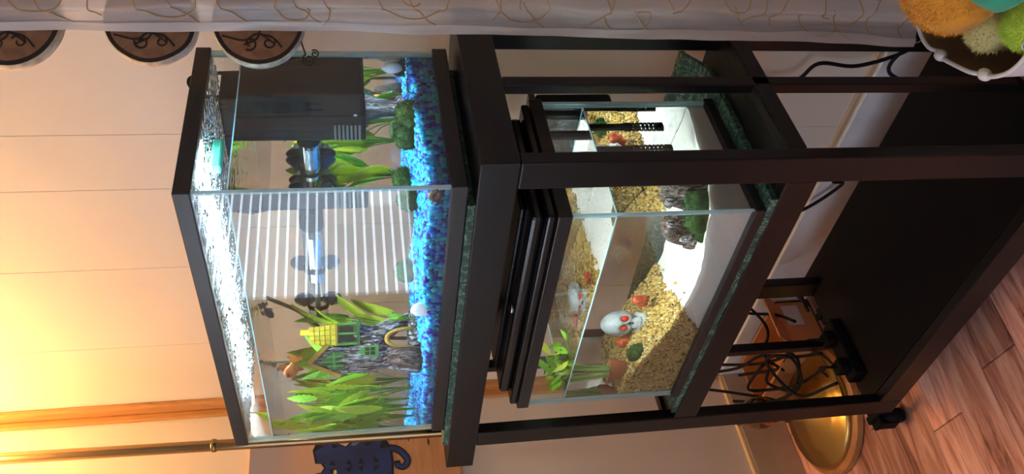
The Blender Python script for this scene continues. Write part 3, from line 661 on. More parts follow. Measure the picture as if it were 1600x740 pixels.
def plant(name, label, c, n, hmin, hmax, spread, kinds, lmin=.05, lmax=.10, group=None, bounds=None):
    t = thing(name, label, 'plant', c, group)
    stem = MB()
    for i in range(n):
        a = random.uniform(0, 6.283); h = random.uniform(hmin, hmax); r_ = spread*random.uniform(.15, 1)
        ex, ey = r_*math.cos(a), r_*math.sin(a)
        L_ = random.uniform(lmin, lmax)
        if bounds:
            ex = min(max(c[0]+ex, bounds[0]+.012), bounds[1]-.012)-c[0]; ey = min(max(c[1]+ey, bounds[2]+.012), bounds[3]-.012)-c[1]
        stem.tube(smoothpts([(c[0], c[1], c[2]-.01), (c[0]+ex*.4, c[1]+ey*.4, c[2]+h*.55), (c[0]+ex, c[1]+ey, c[2]+h)], 4), .0011, 5)
        tilt = random.uniform(.1, .6)
        inst('leaf', LM[random.choice(kinds)], t, (ex, ey, h*random.uniform(.75, 1)), (tilt*math.sin(a+2)*-1, tilt*math.cos(a), random.uniform(0, 6.28)), (L_*random.uniform(.8, 1.3), L_, L_))
    obj('stems', stem, M['leaf_c'], t, smooth=True); return t
B = (ux0, ux1, uy0, uy1); GP = 'plants in the blue gravel tank'
plant('water_plant', 'tall lime green leafy plant in the tank corner nearest the lamp pole', (-.570, .040, .058), 18, .04, .20, .035, (0, 0, 3, 1), group=GP, bounds=B)
plant('water_plant', 'bushy bright green plant beside the tree house dormer', (-.555, .105, .058), 18, .03, .19, .035, (0, 3, 3, 4), group=GP, bounds=B)
plant('water_plant', 'deep green plant behind the tree house dormer', (-.540, .195, .058), 12, .06, .18, .035, (2, 0, 3), group=GP, bounds=B)
plant('water_plant', 'yellowing leafy plant in the far back corner behind the others', (-.560, .250, .058), 14, .04, .16, .04, (1, 1, 4), group=GP, bounds=B)
plant('water_plant', 'yellow green broad leaved plant standing behind the heater end', (-.475, .245, .058), 12, .02, .13, .04, (1, 1, 0), .06, .10, group=GP, bounds=B)
plant('water_plant', 'low fern green sprout at the tree house root', (-.365, .120, .062), 6, .005, .015, .012, (0, 2), .02, .03, group=GP, bounds=B)
# fish
def fish(name, label, c, L_, mt, yaw, pitch=0, tall=.42, fins=1.0):
    t = thing(name, label, 'fish', c, 'fish in the blue gravel tank'); t.rotation_euler = (0, pitch, yaw)
    prof = [(-.5,.02),(-.46,.16),(-.36,.30),(-.2,.40),(0,.42),(.2,.33),(.35,.2),(.46,.12),(.5,.10)]
    v = []; f = []; n = 12
    for x, r in prof:
        for i in range(n):
            a = 2*math.pi*i/n; v.append((x*L_, r*.45*L_*math.cos(a)*.8, r*tall*2*L_*math.sin(a)*.9))
    for j in range(len(prof)-1):
        for i in range(n): f.append((j*n+i, j*n+(i+1) % n, (j+1)*n+(i+1) % n, (j+1)*n+i))
    f += [tuple(range(n)), tuple((len(prof)-1)*n+i for i in range(n))]
    obj('body', MB().add(v, f), mt, t, local=True, smooth=True)
    def fin(nm, pts): obj(nm, MB().prism(pts, lambda a, b, d: Vector((a*L_, d, b*L_)), -.0006, .0006), mt, t, local=True)
    fin('tail_fin', [(.46,.05),(.78,.30*fins),(.92,.22*fins),(.86,0),(.92,-.22*fins),(.78,-.30*fins),(.46,-.05)])
    fin('dorsal_fin', [(-.12,.32),(.05,.52*fins),(.28,.46*fins),(.32,.18)]); fin('anal_fin', [(.0,-.3),(.12,-.46*fins),(.30,-.36*fins),(.33,-.16)])
    for s in (-1, 1): obj('eye', MB().ico((-.36*L_, s*.11*L_, .05*L_), .035*L_, 2), M['dark'], t, local=True, smooth=True)
fish('fish', 'orange fish with dark fins under the water surface among leaves', (-.440, .055, .256), .036, M['fish'], .64, .25, .42, 1.2)
fish('fish', 'tiny dark fish near the surface above the heater', (-.275, .040, .276), .024, M['fish_dark'], .64, -.5, .35, .8)

# ------------------------------------------------------------------ things in the white sand tank
def bark_log():
    t = thing('bark_log', 'rough mottled bark chunk behind the moss ball in white sand', 'log', (-.105, .085, -.39))
    obj('bark', MB().tube(smoothpts([(-.092, .074, -.382), (-.094, .076, -.350), (-.112, .084, -.329), (-.140, .090, -.333), (-.168, .095, -.360), (-.170, .09, -.385)], 6), [.021]*31, 48, fn=lambda an, j: 1+.26*nz((math.cos(an)*2.2, math.sin(an)*2.2, j*.32))+.16*math.sin(an*8+5*nz((math.cos(an)*2, math.sin(an)*2, j*.5)))), M['bark_brown'], t, smooth=True)
    for k, (x, y, z_) in enumerate(((-.158, .066, -.350), (-.148, .072, -.322), (-.120, .062, -.318), (-.172, .078, -.372))):
        obj('knot', MB().ico((x, y, z_), (.009,.009,.010), 2, fn=lambda n: 1+.3*nz(n*3+Vector((k,0,0)))), M['bark'], t, smooth=True)
bark_log()
moss_ball('moss_ball', (-.0945, .034, -.352), .0275, 'big green moss ball at the glass corner by the bark chunk', G2)
moss_ball('moss_ball', (-.131, .034, -.366), .0135, 'small moss ball leaning on the big one', G2)
moss_ball('moss_ball', (-.432, .038, -.334), .0225, 'green moss ball leaning on the clay pot', G2)
# skull ornament
SC0 = Vector((-.415, .135, -.312)); SF = Vector((.55, -.80, .05)).normalized(); SA = Vector((.82, .56, 0)).normalized(); SU = SA.cross(SF)*-1
if SU.z < 0: SU = -SU
def sf(a, h, d): return SC0 + SA*a + SU*h + SF*d
sk = thing('skull_ornament', 'white skull ornament with red eyes on golden gravel', 'ornament', (SC0.x, SC0.y, -.35))
def skull_fn(n):
    a, h, d = n.x, n.z, n.y
    k = 1.0
    if h < -.1 : k *= 1 - .30*sstep(-.1, -1, h)*abs(a)**.5
    for sx in (-.36, .36):
        r2 = ((a-sx)/.23)**2 + ((h+.08)/.22)**2
        if d > 0: k *= 1 - .36*math.exp(-r2*r2)
    r2 = (a/.11)**2 + ((h+.42)/.16)**2
    if d > 0: k *= 1 - .22*math.exp(-r2)
    return k
bm = bmesh.new(); bmesh.ops.create_icosphere(bm, subdivisions=5, radius=1)
for q in bm.verts:
    n = q.co.copy(); k = skull_fn(n); q.co = sf(n.x*.029*k, n.z*.036*k + .002, n.y*.034*k)
cr = obj('cranium', MB().bm(bm), M['bone'], sk, smooth=True)
jw = obj('jaw', MB().tube([sf(-.019,-.022,.008), sf(-.016,-.036,.022), sf(0,-.040,.029), sf(.016,-.036,.022), sf(.019,-.022,.008)], [.006,.0075,.008,.0075,.006], 12), M['bone'], sk, smooth=True)
obj('upper_jaw', MB().ico(sf(0,-.024,.022), .0135, 3), M['bone'], sk, smooth=True)
for i in range(6):
    a = (i-2.5)*.0045
    for h in (-.0275, -.0345): obj('tooth', MB().ico(sf(a, h, .0345-abs(a)*.45), (.0024,.0024,.0036), 2), M['bone'], jw, smooth=True)
for s in (-1, 1): obj('eye', MB().ico(sf(s*.0112, -.001, .0245), .0068, 2), M['red'], sk, smooth=True)
obj('nose_hole', MB().prism([(-.004,-.018),(.004,-.018),(0,-.008)], lambda a, h, d: sf(a, h, d), .024, .0325), M['dark'], sk)
# rust red claw ornaments at both sides of the skull
for c, sg, lb_ in (((-.355, .130, -.334), 1, 'rust red curled ornament beside the skull toward the white sand'), ((-.448, .120, -.326), -1, 'rust red curled ornament between the skull and the clay pot')):
    t = thing('claw_ornament', lb_, 'ornament', (c[0], c[1], c[2]-.012), 'rust red ornaments by the skull')
    for k in range(3):
        obj('curl', MB().tube(smoothpts([(c[0]-.008+.009*k*sg, c[1]+.004, c[2]-.012), (c[0]+.006*k*sg, c[1]-.008-.002*k, c[2]+.004*k), (c[0]+.010*sg, c[1]-.004*k, c[2]+.012-.005*k), (c[0]+.014*sg+.003*k, c[1]-.004, c[2]-.004)], 5), [.003+.005*math.sin(math.pi*min(1, i/15)) for i in range(16)], 10), M['rust'], t, smooth=True)
# clay pot with celery-like plant
PC = (-.492, .050)
pt = thing('clay_pot', 'small terracotta pot half sunk in the golden gravel', 'pot', (PC[0], PC[1], -.353))
obj('body', MB().lathe([(.019,-.353),(.0255,-.306),(.0225,-.306),(.017,-.345)], 28, (PC[0], PC[1], 0), close=True), M['terracotta'], pt, auto=.6)
obj('rim', MB().lathe([(.0255,-.306),(.0300,-.306),(.0310,-.289),(.0262,-.289),(.0252,-.300)], 28, (PC[0], PC[1], 0), close=False), M['terracotta'], pt, auto=.6)
P, Fc = pebbles(np.array([(PC[0]+r_*math.cos(a), PC[1]+r_*math.sin(a), -.2935+random.uniform(-.001,.002)) for r_ in np.linspace(.002,.0225,6) for a in np.linspace(0, 6.2, int(6+r_*800))]), RNG.uniform(.002,.0032, sum(int(6+r_*800) for r_ in np.linspace(.002,.0225,6))))
pf = stuff_mesh('pot_gravel', P, Fc, M['gold_gravel'], 'gravel', 'gravel'); del pf['label']; del pf['category']; pf.parent = pt; pf.location = pf.location - pt.location
cp = thing('pot_plant', 'celery-like green plant growing out of the clay pot above the water', 'plant', (PC[0], PC[1], -.29))
for k in range(7):
    a = k*.9+.4; r1 = .012+.004*(k % 3); ex, ey = PC[0]+.025*math.cos(a)+.006, PC[1]+.022*math.sin(a)-.01
    h = -.222 + .012*(k % 3)
    ex = max(ex, lx0+.02); ey = max(ey, ly0+.012)
    sk_ = obj('stalk', MB().tube(smoothpts([(PC[0]+r1*.7*math.cos(a), PC[1]+r1*.7*math.sin(a), -.293), (PC[0]+r1*math.cos(a), PC[1]+r1*math.sin(a), -.26), (ex, ey, h)], 5), [.0052, .005, .0048, .0046, .0044, .0042, .004, .0037, .0034, .003, .0025], 8, fn=lambda an, j: 1+.12*math.sin(an*4)), M['stalk'], cp, smooth=True)
    for q in range(4):
        b = a + q*1.5
        px_ = min(max(ex+.018*math.cos(b), lx0+.016), lx1); py_ = max(ey+.018*math.sin(b), ly0+.014)
        o = inst('leaf', LM[(0, 3, 3, 1)[q]], sk_, (px_-PC[0], py_-PC[1], h-.003+.010*(q % 2)+.29), (.9*math.sin(b)*-1, .9*math.cos(b), b), (.040, .034, .034))
# intake tubes with slotted strainers
def strainer(label, x, y, ztop, zbot, yaw):
    t = thing('intake_tube', label, 'filter tube', (x, y, zbot), 'filter intake tubes in the white sand tank')
    obj('pipe', MB().tube([(x, y, ztop), (x, y, zbot+.062)], .0075, 14), M['black_plastic'], t, smooth=True)
    v = []; f = []; n = 16; rows = 19; r = .0092
    for j in range(rows+1):
        for i in range(n): a = 2*math.pi*i/n; v.append((x+r*math.cos(a), y+r*math.sin(a), zbot+.064*j/rows))
    for j in range(rows):
        for i in range(n):
            if j % 2 == 1 and 1 < j < 16 and i % 2 == 1: continue
            f.append((j*n+i, j*n+(i+1) % n, (j+1)*n+(i+1) % n, (j+1)*n+i))
    f += [tuple(range(n)), tuple(rows*n+i for i in range(n))]
    obj('strainer', MB().add(v, f), M['black_plastic'], t, smooth=True)
strainer('black slotted intake tube nearer the back pane of the white sand tank', -.100, .214, -.140, -.343, 0)
strainer('black slotted intake tube nearer the stand post in the white sand tank', -.098, .160, -.140, -.343, .4)
hb = thing('hang_on_filter', 'black hang-on filter box behind the white sand tank', 'filter', (-.19, .30, -.29))
obj('body', MB().box((-.27, .2525, -.285), (-.10, .322, -.155), bev=.006), M['black_plastic'], hb)
obj('cover', MB().box((-.272, .250, -.154), (-.098, .324, -.143), bev=.003), M['hood'], hb)

# ------------------------------------------------------------------ floor lamp
LX, LY = -1.0, .20
lp = thing('floor_lamp', 'tall brass floor lamp with a round base in the corner', 'lamp', (LX, LY, ZF))
def ln(z): t = (z+.97)/2.07; return (LX, LY+.036*t, z)
obj('wooden_foot', MB().lathe([(.150,0),(.160,.003),(.160,.018),(.154,.022)], 48, (LX+.012, LY-.010, ZF)), M['base_wood'], lp, auto=.6)
obj('base', MB().lathe([(.140,.022),(.146,.028),(.140,.036),(.112,.040),(.104,.046),(.09,.05),(.05,.062),(.03,.075),(.022,.095)], 48, (LX+.012, LY-.010, ZF)), M['brass_amber'], lp, smooth=True)
obj('stem_vase', MB().lathe([(.022,-.905),(.030,-.893),(.018,-.88),(.028,-.86),(.040,-.83),(.038,-.80),(.022,-.775),(.028,-.765),(.016,-.75),(.020,-.735),(.012,-.72)], 28, (LX+.008, LY-.004, 0)), M['brass'], lp, smooth=True)
obj('pole', MB().tube([ln(-.90), ln(-.3), ln(.4), ln(1.22)], .0125, 18), M['brass'], lp, smooth=True)
for z in (.47, -.25): obj('ring', MB().lathe([(.0125,-.006),(.0150,-.004),(.0150,.004),(.0125,.006)], 18, ln(z), close=False), M['brass'], lp, smooth=True)
hx, hy_, hz_ = ln(1.22)
obj('bowl', MB().lathe([(.02,0),(.07,.012),(.12,.045),(.145,.085),(.140,.085),(.115,.05),(.068,.02),(.02,.008)], 36, (hx, hy_, hz_)), M['bowl'], lp, smooth=True)
ld = bpy.data.lights.new('lamp_bulb', 'AREA'); ld.shape = 'DISK'; ld.size = .16; ld.energy = LAMP_UP; ld.color = (1.0, .66, .33)
lo = bpy.data.objects.new('lamp_bulb', ld); COL.objects.link(lo); lo.parent = lp; lo.location = Vector((hx, hy_, hz_+.075)) - wloc(lp); lo.rotation_euler = (math.pi, 0, 0)

# ------------------------------------------------------------------ cat painting on the side wall
PX = XL+.004
pa = thing('cat_painting', 'painted wooden panel of a dark blue striped cat on the side wall', 'painting', (PX, .06, -.095))
obj('wood_panel', MB().box((XL+.0006, -.25, -.095), (PX+.012, .348, .420), bev=.001), wood('panel_wood', [(.3, (.42,.20,.09)), (.5, (.52,.27,.13)), (.78, (.60,.34,.17))], (30, 2.2, 26), .5), pa)
def pf_(a, b, d): return Vector((PX+.012+d, a, b))
skym = prin('painted_sky', rough=.6); nt = skym.node_tree; bs = [n for n in nt.nodes if n.type == 'BSDF_PRINCIPLED'][0]
t_ = nt.nodes.new('ShaderNodeTexCoord'); sx_ = nt.nodes.new('ShaderNodeSeparateXYZ'); nt.links.new(t_.outputs['Generated'], sx_.inputs[0])
nt.links.new(ramp(nt, [(0, (.62,.52,.22)), (.12, (.66,.55,.28)), (.3, (.58,.42,.28)), (.62, (.50,.33,.26)), (.80, (.34,.30,.34)), (1, (.27,.27,.36))], sx_.outputs['Z']), bs.inputs['Base Color'])
obj('painted_sky', MB().box((PX+.012, -.25, .085), (PX+.0124, .348, .419)), skym, pa)
blue = prin('cat_blue', rough=.5, stops=[(.3, (.010,.022,.10)), (.6, (.015,.045,.20)), (.85, (.05,.10,.28))], nsc=12)
ink = prin('cat_ink', (.008,.008,.014), .5); hi = prin('cat_highlight', (.09,.16,.34), .5)
# outline traced for one half, mirrored for the other
half = [(.250,.170),(.262,.176),(.296,.222),(.304,.246),(.290,.262),(.283,.250),(.282,.243),(.305,.216),(.310,.206),(.300,.196),(.293,.172),(.307,.150),(.318,.120),(.315,.095),(.300,.072),(.280,.058),(.262,.062),(.250,.062)]
half = [(.250,.236),(.262,.244),(.262,.256),(.296,.262),(.318,.252),(.312,.235),(.317,.218),(.300,.186),(.318,.166),(.328,.136),(.322,.110),(.305,.088),(.280,.078),(.250,.076)]
cyc = .250
def mir(p): return [(2*cyc-a, b) for a, b in reversed(p)]
def grow(p, k):
    c_ = (cyc, .165); return [(c_[0]+(a-c_[0])*(1+k/abs(.07)), c_[1]+(b-c_[1])*(1+k/.09)) for a, b in p]
full = half + mir(half[1:-1])
obj('cat_outline', MB().prism(grow(full, .006), pf_, .0003, .0010), ink, pa)
cb = obj('cat_body', MB().prism(full, pf_, .0010, .0014), blue, pa)
for poly in ([(.322,.146),(.300,.138),(.302,.124),(.326,.128)], [(.312,.096),(.294,.104),(.290,.092),(.302,.084)], [(.314,.222),(.300,.218),(.306,.206)], [(.296,.262),(.318,.252),(.308,.242)], [(.258,.190),(.250,.172),(.266,.178)], [(.270,.150),(.256,.158),(.252,.144)], [(.272,.118),(.254,.122),(.254,.106)], [(.268,.222),(.256,.228),(.255,.212)]):
    obj('stripe', MB().prism(poly, pf_, .0014, .0018), ink, cb)
    obj('stripe', MB().prism(mir(poly), pf_, .0014, .0018), ink, cb)
for poly in ([(.318,.166),(.306,.176),(.304,.164),(.314,.150)], [(.326,.120),(.312,.118),(.310,.104),(.318,.104)]):
    obj('highlight', MB().prism(poly, pf_, .0014, .0017), hi, cb)
for sgn in (1, -1): obj('eye', MB().prism([(cyc-.026+sgn*.012+.006*math.cos(a), .214+.004*math.sin(a)) for a in np.linspace(0, 5.8, 12)], pf_, .0014, .0019), M['plush_cream'], cb)
tl = smoothpts([(0,.290,.080), (0,.286,.062), (0,.272,.046), (0,.252,.036), (0,.236,.046), (0,.240,.060), (0,.254,.062)], 6)
def ribbon(pts, w_):
    L1 = []; L2 = []
    for i, p in enumerate(pts):
        d = (pts[min(i+1, len(pts)-1)]-pts[max(i-1, 0)]).normalized(); n = Vector((0, -d.z, d.y))
        k = w_*(1-.3*i/len(pts)); L1.append((p.y+n.y*k, p.z+n.z*k)); L2.append((p.y-n.y*k, p.z-n.z*k))
    return L1, L2
def ribmesh(pts, w_, d0, d1):
    A_, B_ = ribbon(pts, w_); mb = MB()
    for i in range(len(A_)-1): mb.prism([A_[i], A_[i+1], B_[i+1], B_[i]], pf_, d0, d1)
    return mb
tlo = obj('cat_tail', ribmesh(tl, .0105, .0003, .0011), ink, pa); obj('tail_fill', ribmesh(tl[:-3], .0060, .0011, .0015), blue, tlo)
for yy, zz, l_ in ((.315,.03,.04), (.30,-.02,.05), (.33,-.05,.03), (.318,.05,.03)):
    obj('wood_mark', MB().prism([(yy-l_*.3, zz), (yy, zz+.003), (yy+l_*.3, zz), (yy, zz-.003)], pf_, 0, .0003), M['burn'], pa)

# ------------------------------------------------------------------ wood slices on the back wall
def spiral(c, r, turns, a0, y, flip=1, n=30):
    return [(c[0]+flip*r*(1-.75*t)*math.cos(a0+turns*6.283*t), y, c[1]+r*(1-.75*t)*math.sin(a0+turns*6.283*t)) for t in np.linspace(0, 1, n)]
SN = Vector((.80, -.60, 0)); ST = Vector((.60, .80, 0))          # the slices hang turned toward the right
def spr(c, r, turns, a0, flip=1, n=30):
    return [(c[0]+flip*r*(1-.75*t)*math.cos(a0+turns*6.283*t), c[1]+r*(1-.75*t)*math.sin(a0+turns*6.283*t)) for t in np.linspace(0, 1, n)]
def sm2(p): return [(q.x, q.z) for q in smoothpts([(a, 0, b) for a, b in p])]
SCX, SCY, CZ1 = .068, .262, 1.30
for k, (cz, r, zup, lb_) in enumerate(((.578, .064, CZ1, 'wood slice with burnt swirls cut by the photo edge, farthest from the tank'), (.404, .0605, .52, 'middle one of the three hanging wood slices with burnt scrolls'), (.266, .0620, .35, 'wood slice with burnt swirls overlapping the black filter tank'))):
    c0 = Vector((SCX, SCY, cz)); t = thing('wood_slice', lb_, 'wood slice', (SCX, SCY, cz-r), 'burnt wood slices hanging in a row')
    wob = lambda an, j, k=k: 1 + .03*nz((math.cos(an)*1.5, math.sin(an)*1.5, k*3))
    obj('bark_ring', MB().lathe([(r*.95,-.012),(r*.99,-.009),(r,.004),(r*.975,.0095)], 48, c0, ax=SN, fn=wob), M['slice_bark'], t, auto=.7)
    obj('sawn_face', MB().lathe([(r*.88,.009),(r*.88,.0102)], 48, c0, ax=SN, fn=wob), M['slice_face'], t)
    obj('dark_ring', MB().lathe([(r*.88,.0092),(r*.965,.009),(r*.965,.0098),(r*.88,.0106)], 48, c0, ax=SN, fn=wob, close=False), M['burn'], t)
    curves = [sm2([(-.35*r, .75*r), (-.45*r, .3*r), (-.30*r, .0*r), (-.52*r, -.35*r)]), sm2([(-.30*r, .0), (-.38*r, -.3*r), (-.6*r, -.5*r)]),
              spr((-.52*r, .18*r), .16*r, 1.1, k*1.3), spr((-.50*r, -.22*r), .15*r, 1.0, 2+k, -1), spr((.15*r, .2*r), .3*r, 1.3, 1+k),
              sm2([(-.55*r, .3*r), (-.4*r, .02*r), (-.1*r, -.1*r), (.2*r, -.5*r)])]
    for cv in curves: obj('burnt_swirl', MB().tube([c0 + ST*a + Vector((0,0,b)) + SN*.0108 for a, b in cv], .0012, 6), M['burn'], t)
    obj('hanging_wire', MB().tube([c0 + Vector((0,0,r*.97)), (SCX, SCY, zup)], .0008, 5), M['burn'], t)
hp = [Vector((.036, .222, .2)) + ST*a + Vector((0,0,b)) for a, b in spr((0, 0), .009, 1.6, .5)]; hp2 = [Vector((.042, .228, .192)) + ST*a + Vector((0,0,b)) for a, b in spr((0, 0), .006, 1.4, 2.5, -1)]
sl_ = [o for o in COL.objects if o.name.startswith('wood_slice')][-1]
obj('scroll_hook', MB().tube(hp, .0011, 6).tube(hp2, .001, 6).tube([hp[0], (.052, .243, .21)], .0011, 6), M['burn'], sl_)

# ------------------------------------------------------------------ sheer curtain
CZ0, CZ1 = -.72, 1.30
def cur(s, z):     # s 0..1 across, from the free edge to the right
    x0 = .078 - .012*sstep(-.1, -.7, z) + .003*math.sin(z*9) + .002*nz((0, 0, z*14))
    x = x0 + (.42-x0)*s
    fold = (.010*math.sin(s*34+.5*math.sin(z*2.1)) + .003*math.sin(s*80+z*3)) * min(1, .2+s*5) + .006*nz((s*9, z*5, 1)) + .006*nz((s*22+z*4, z*9-s*6, 6))
    return Vector((x, .228 + fold, z))
nx, nzz = 110, 150; v = []; f = []
for j in range(nzz+1):
    for i in range(nx+1): v.append(cur(i/nx, CZ0+(CZ1-CZ0)*j/nzz))
f = [(j*(nx+1)+i, j*(nx+1)+i+1, (j+1)*(nx+1)+i+1, (j+1)*(nx+1)+i) for j in range(nzz) for i in range(nx)]
ct = thing('sheer_curtain', 'sheer grey white curtain with gold embroidered swirls', 'curtain', (.24, .228, CZ0))
obj('cloth', MB().add(v, f), M['sheer'], ct, smooth=True)
hv = []; hf = []
for j in range(nzz*2+1):
    z = CZ0+(CZ1-CZ0)*j/nzz/2
    for s in (0, .012, .024, .036): p = cur(s, z); hv.append((p.x-.0006, p.y-.0022, p.z))
hf = [(j*4+i, j*4+i+1, j*4+i+5, j*4+i+4) for j in range(nzz*2) for i in range(3)]
obj('hem', MB().add(hv, hf), M['hem'], ct, smooth=True)
def emb(pts): return MB().tube([cur(s, z) + Vector((-.0006, -.0012, 0)) for s, z in pts], .0009, 5)
sw = []
for k, z0 in enumerate(np.arange(-.72, .70, .155)):
    s0 = .10 + .05*(k % 3); R_ = .045 + .012*(k % 2); ph = k*1.7
    sw.append([(s0 + R_*2.6*(1-.7*t)*math.cos(ph+7.5*t), z0 + R_*(1-.7*t)*math.sin(ph+7.5*t)) for t in np.linspace(0, 1, 46)])
    sw.append([(max(.004, s0-.08+.22*t), z0+.07+.03*math.sin(3.1*t+k)) for t in np.linspace(0, 1, 18)])
    sw.append([(max(.004, .012+.16*t*t), z0-.05+.06*t) for t in np.linspace(0, 1, 14)])
for k, z0 in enumerate(np.arange(-.66, 1.15, .19)):
    for s1 in (.36, .62, .86):
        R_ = .05 + .012*((k+int(s1*10)) % 2); ph = k*2.1+s1*9
        sw.append([(s1 + R_*2.6*(1-.7*t)*math.cos(ph+7.5*t), z0 + .05*math.sin(s1*20) + R_*(1-.7*t)*math.sin(ph+7.5*t)) for t in np.linspace(0, 1, 40)])
        sw.append([(s1-.10+.2*t, z0+.09+.03*math.sin(3.1*t+k)) for t in np.linspace(0, 1, 14)])
for q in sw: obj('embroidered_swirl', emb([(min(.995, max(.003, s)), z) for s, z in q]), M['thread'], ct, smooth=True)
obj('rod', MB().tube([(-.02, .228, CZ1+.012), (.60, .228, CZ1+.012)], .011, 14), M['brass'], ct, smooth=True)

# ------------------------------------------------------------------ toy bin and plush toys
BC = Vector((.2566, .0868, ZF)); br = .317
def bpt(t, z, k=1.0):
    n_ = 3.0; c_, s2 = math.cos(t), math.sin(t)
    x = .110*k*math.copysign(abs(c_)**(2/n_), c_); y = .119*k*math.copysign(abs(s2)**(2/n_), s2)
    return BC + Vector((x*math.cos(br)-y*math.sin(br), x*math.sin(br)+y*math.cos(br), z))
nb_ = 160; H_ = .350
def rimh(t):
    h = H_
    for t0 in (2.86, 3.36, 5.2, .6): h -= .014*math.exp(-((t-t0)/.05)**2)
    return h
bn = thing('toy_bin', 'white walled storage bin with a brown inside beside the stand', 'bin', tuple(BC))
def shell(k0, k1, z0, mtn, nm, rimtop=False):
    v = []; f = []
    for j in range(7):
        u = j/6
        for i in range(nb_):
            t = 2*math.pi*i/nb_; v.append(bpt(t, z0 + (rimh(t)-z0)*u, k0 + (k1-k0)*u))
    for j in range(6):
        for i in range(nb_): f.append((j*nb_+i, j*nb_+(i+1) % nb_, (j+1)*nb_+(i+1) % nb_, (j+1)*nb_+i))
    f.append(tuple(range(nb_))); obj(nm, MB().add(v, f), M[mtn], bn, smooth=False, auto=.7)
shell(.90, 1.0, 0, 'bin_white', 'outer_wall'); shell(.885, .985, .006, 'bin_inside', 'inner_wall')
obj('rim', MB().tube([bpt(2*math.pi*i/nb_, rimh(2*math.pi*i/nb_), .9925) for i in range(nb_+1)], .0030, 8, cap=False), M['bin_white'], bn, smooth=True)
for t0 in (2.97, 3.47): obj('rim_tab', MB().ico(bpt(t0, rimh(t0)-.001, .975), (.008,.010,.009), 2), M['bin_white'], bn, smooth=True)
def fur(mb, c, rr, n, ln_, rot=None):
    for _ in range(n):
        q = Vector(RNG.normal(size=3)).normalized(); b = Vector(c) + Vector((q.x*rr[0], q.y*rr[1], q.z*rr[2]))*.985; t = q.orthogonal().normalized()*.0006
        mb.add([b-t, b+t, b + (q + Vector(RNG.normal(size=3))*.45)*ln_], [(0,1,2)])
    return mb
po = thing('plush_toy', 'round fuzzy orange plush toy on top of the bin', 'plush toy', (.23, .07, -.70), 'plush toys in the bin')
oc, orr = (.258, .084, -.606), (.064, .064, .060)
obj('body', fur(MB().ico(oc, orr, 4, fn=lambda n: 1+.05*nz(n*2)), oc, orr, 9000, .0040), M['plush_orange'], po, smooth=True)
yc = (.216, .044, -.664); obj('foot', fur(MB().ico(yc, (.030,.026,.034), 3), yc, (.030,.026,.034), 1800, .004), M['plush_cream'], po, smooth=True)
pl_ = thing('plush_toy', 'lime green plush toy with a violet eye at the bin rim', 'plush toy', (.254, -.004, -.69), 'plush toys in the bin')
gc, gr = (.254, -.004, -.668), (.033, .032, .034)
gb_ = obj('head', fur(MB().ico(gc, gr, 4, fn=lambda n: 1+.04*nz(n*2)), gc, gr, 4000, .004), M['plush_lime'], pl_, smooth=True)
ec = Vector((.7499,-.7699,.1456))
en = (Vector((.26, -.30, .12)) - Vector((0,0,0))).normalized()
e0 = Vector(gc) + Vector((-.30*.033, -.78*.032, .55*.034))*1.05
obj('eye_ring', MB().ico(e0, (.008,.005,.006), 2), M['eye_white'], gb_, smooth=True); obj('pupil', MB().ico(e0 + Vector((.001,-.003,.002)), (.0055,.004,.0042), 2), M['eye_violet'], gb_, smooth=True)
tc, trr = (.312, .012, -.595), (.042, .048, .032)
tag(obj('plush_toy', MB().ico(tc, trr, 4, fn=lambda n: 1+.06*nz(n*2.2+Vector((3,0,0)))), M['plush_teal'], smooth=True), 'smooth teal plush toy lying over the lime green one', 'plush toy', 'plush toys in the bin')

# ------------------------------------------------------------------ box, cables and plugs behind the stand
bx = thing('cardboard_box', 'open orange brown box on the floor in the corner', 'box', (-.98, .36, ZF))
x0, x1, y0, y1, zt = -1.14, -.86, .30, .435, -.905
for a, b in (((x0,y0),(x1,y0+.004)), ((x0,y1-.004),(x1,y1)), ((x0,y0),(x0+.004,y1)), ((x1-.004,y0),(x1,y1))): obj('side', MB().box((*a, ZF+.001), (*b, zt)), M['cardboard'], bx)
obj('bottom', MB().box((x0, y0, ZF+.0005), (x1, y1, ZF+.004)), M['cardboard'], bx)
obj('flap', MB().add([(x0,y0,zt),(x1,y0,zt),(x1,y0-.05,zt+.045),(x0,y0-.05,zt+.045),(x0,y0+.004,zt),(x1,y0+.004,zt),(x1,y0-.046,zt+.047),(x0,y0-.046,zt+.047)], [(0,1,2,3),(4,7,6,5),(0,4,5,1),(1,5,6,2),(2,6,7,3),(3,7,4,0)]), M['cardboard'], bx)
obj('flap', MB().add([(x1,y0,zt),(x1,y1,zt),(x1+.04,y1,zt+.05),(x1+.04,y0,zt+.05),(x1-.004,y0,zt),(x1-.004,y1,zt),(x1+.037,y1,zt+.052),(x1+.037,y0,zt+.052)], [(0,1,2,3),(4,7,6,5),(0,4,5,1),(1,5,6,2),(2,6,7,3),(3,7,4,0)]), M['cardboard'], bx)
obj('label_patch', MB().box((x1+.0005, .36, -.96), (x1+.0015, .42, -.915)), M['tape'], bx)
ps = thing('power_strip', 'black power strip with plugs on the bottom board near the lamp', 'power strip', (-.635, .13, -.8783))
obj('body', MB().box((-.655, .06, -.8783), (-.615, .20, -.853), bev=.004), M['black_plastic'], ps)
for y in (.09, .16):
    pg = obj('plug', MB().box((-.650, y-.014, -.8528), (-.620, y+.014, -.830), bev=.004), M['black_plastic'], ps)
    obj('plug_cord', MB().tube(smoothpts([(-.636, y, -.831), (-.640, y+.004, -.812), (-.67, y+.02, -.815), (-.72, y+.03, -.86)]), .003, 6), M['cable'], pg, smooth=True)
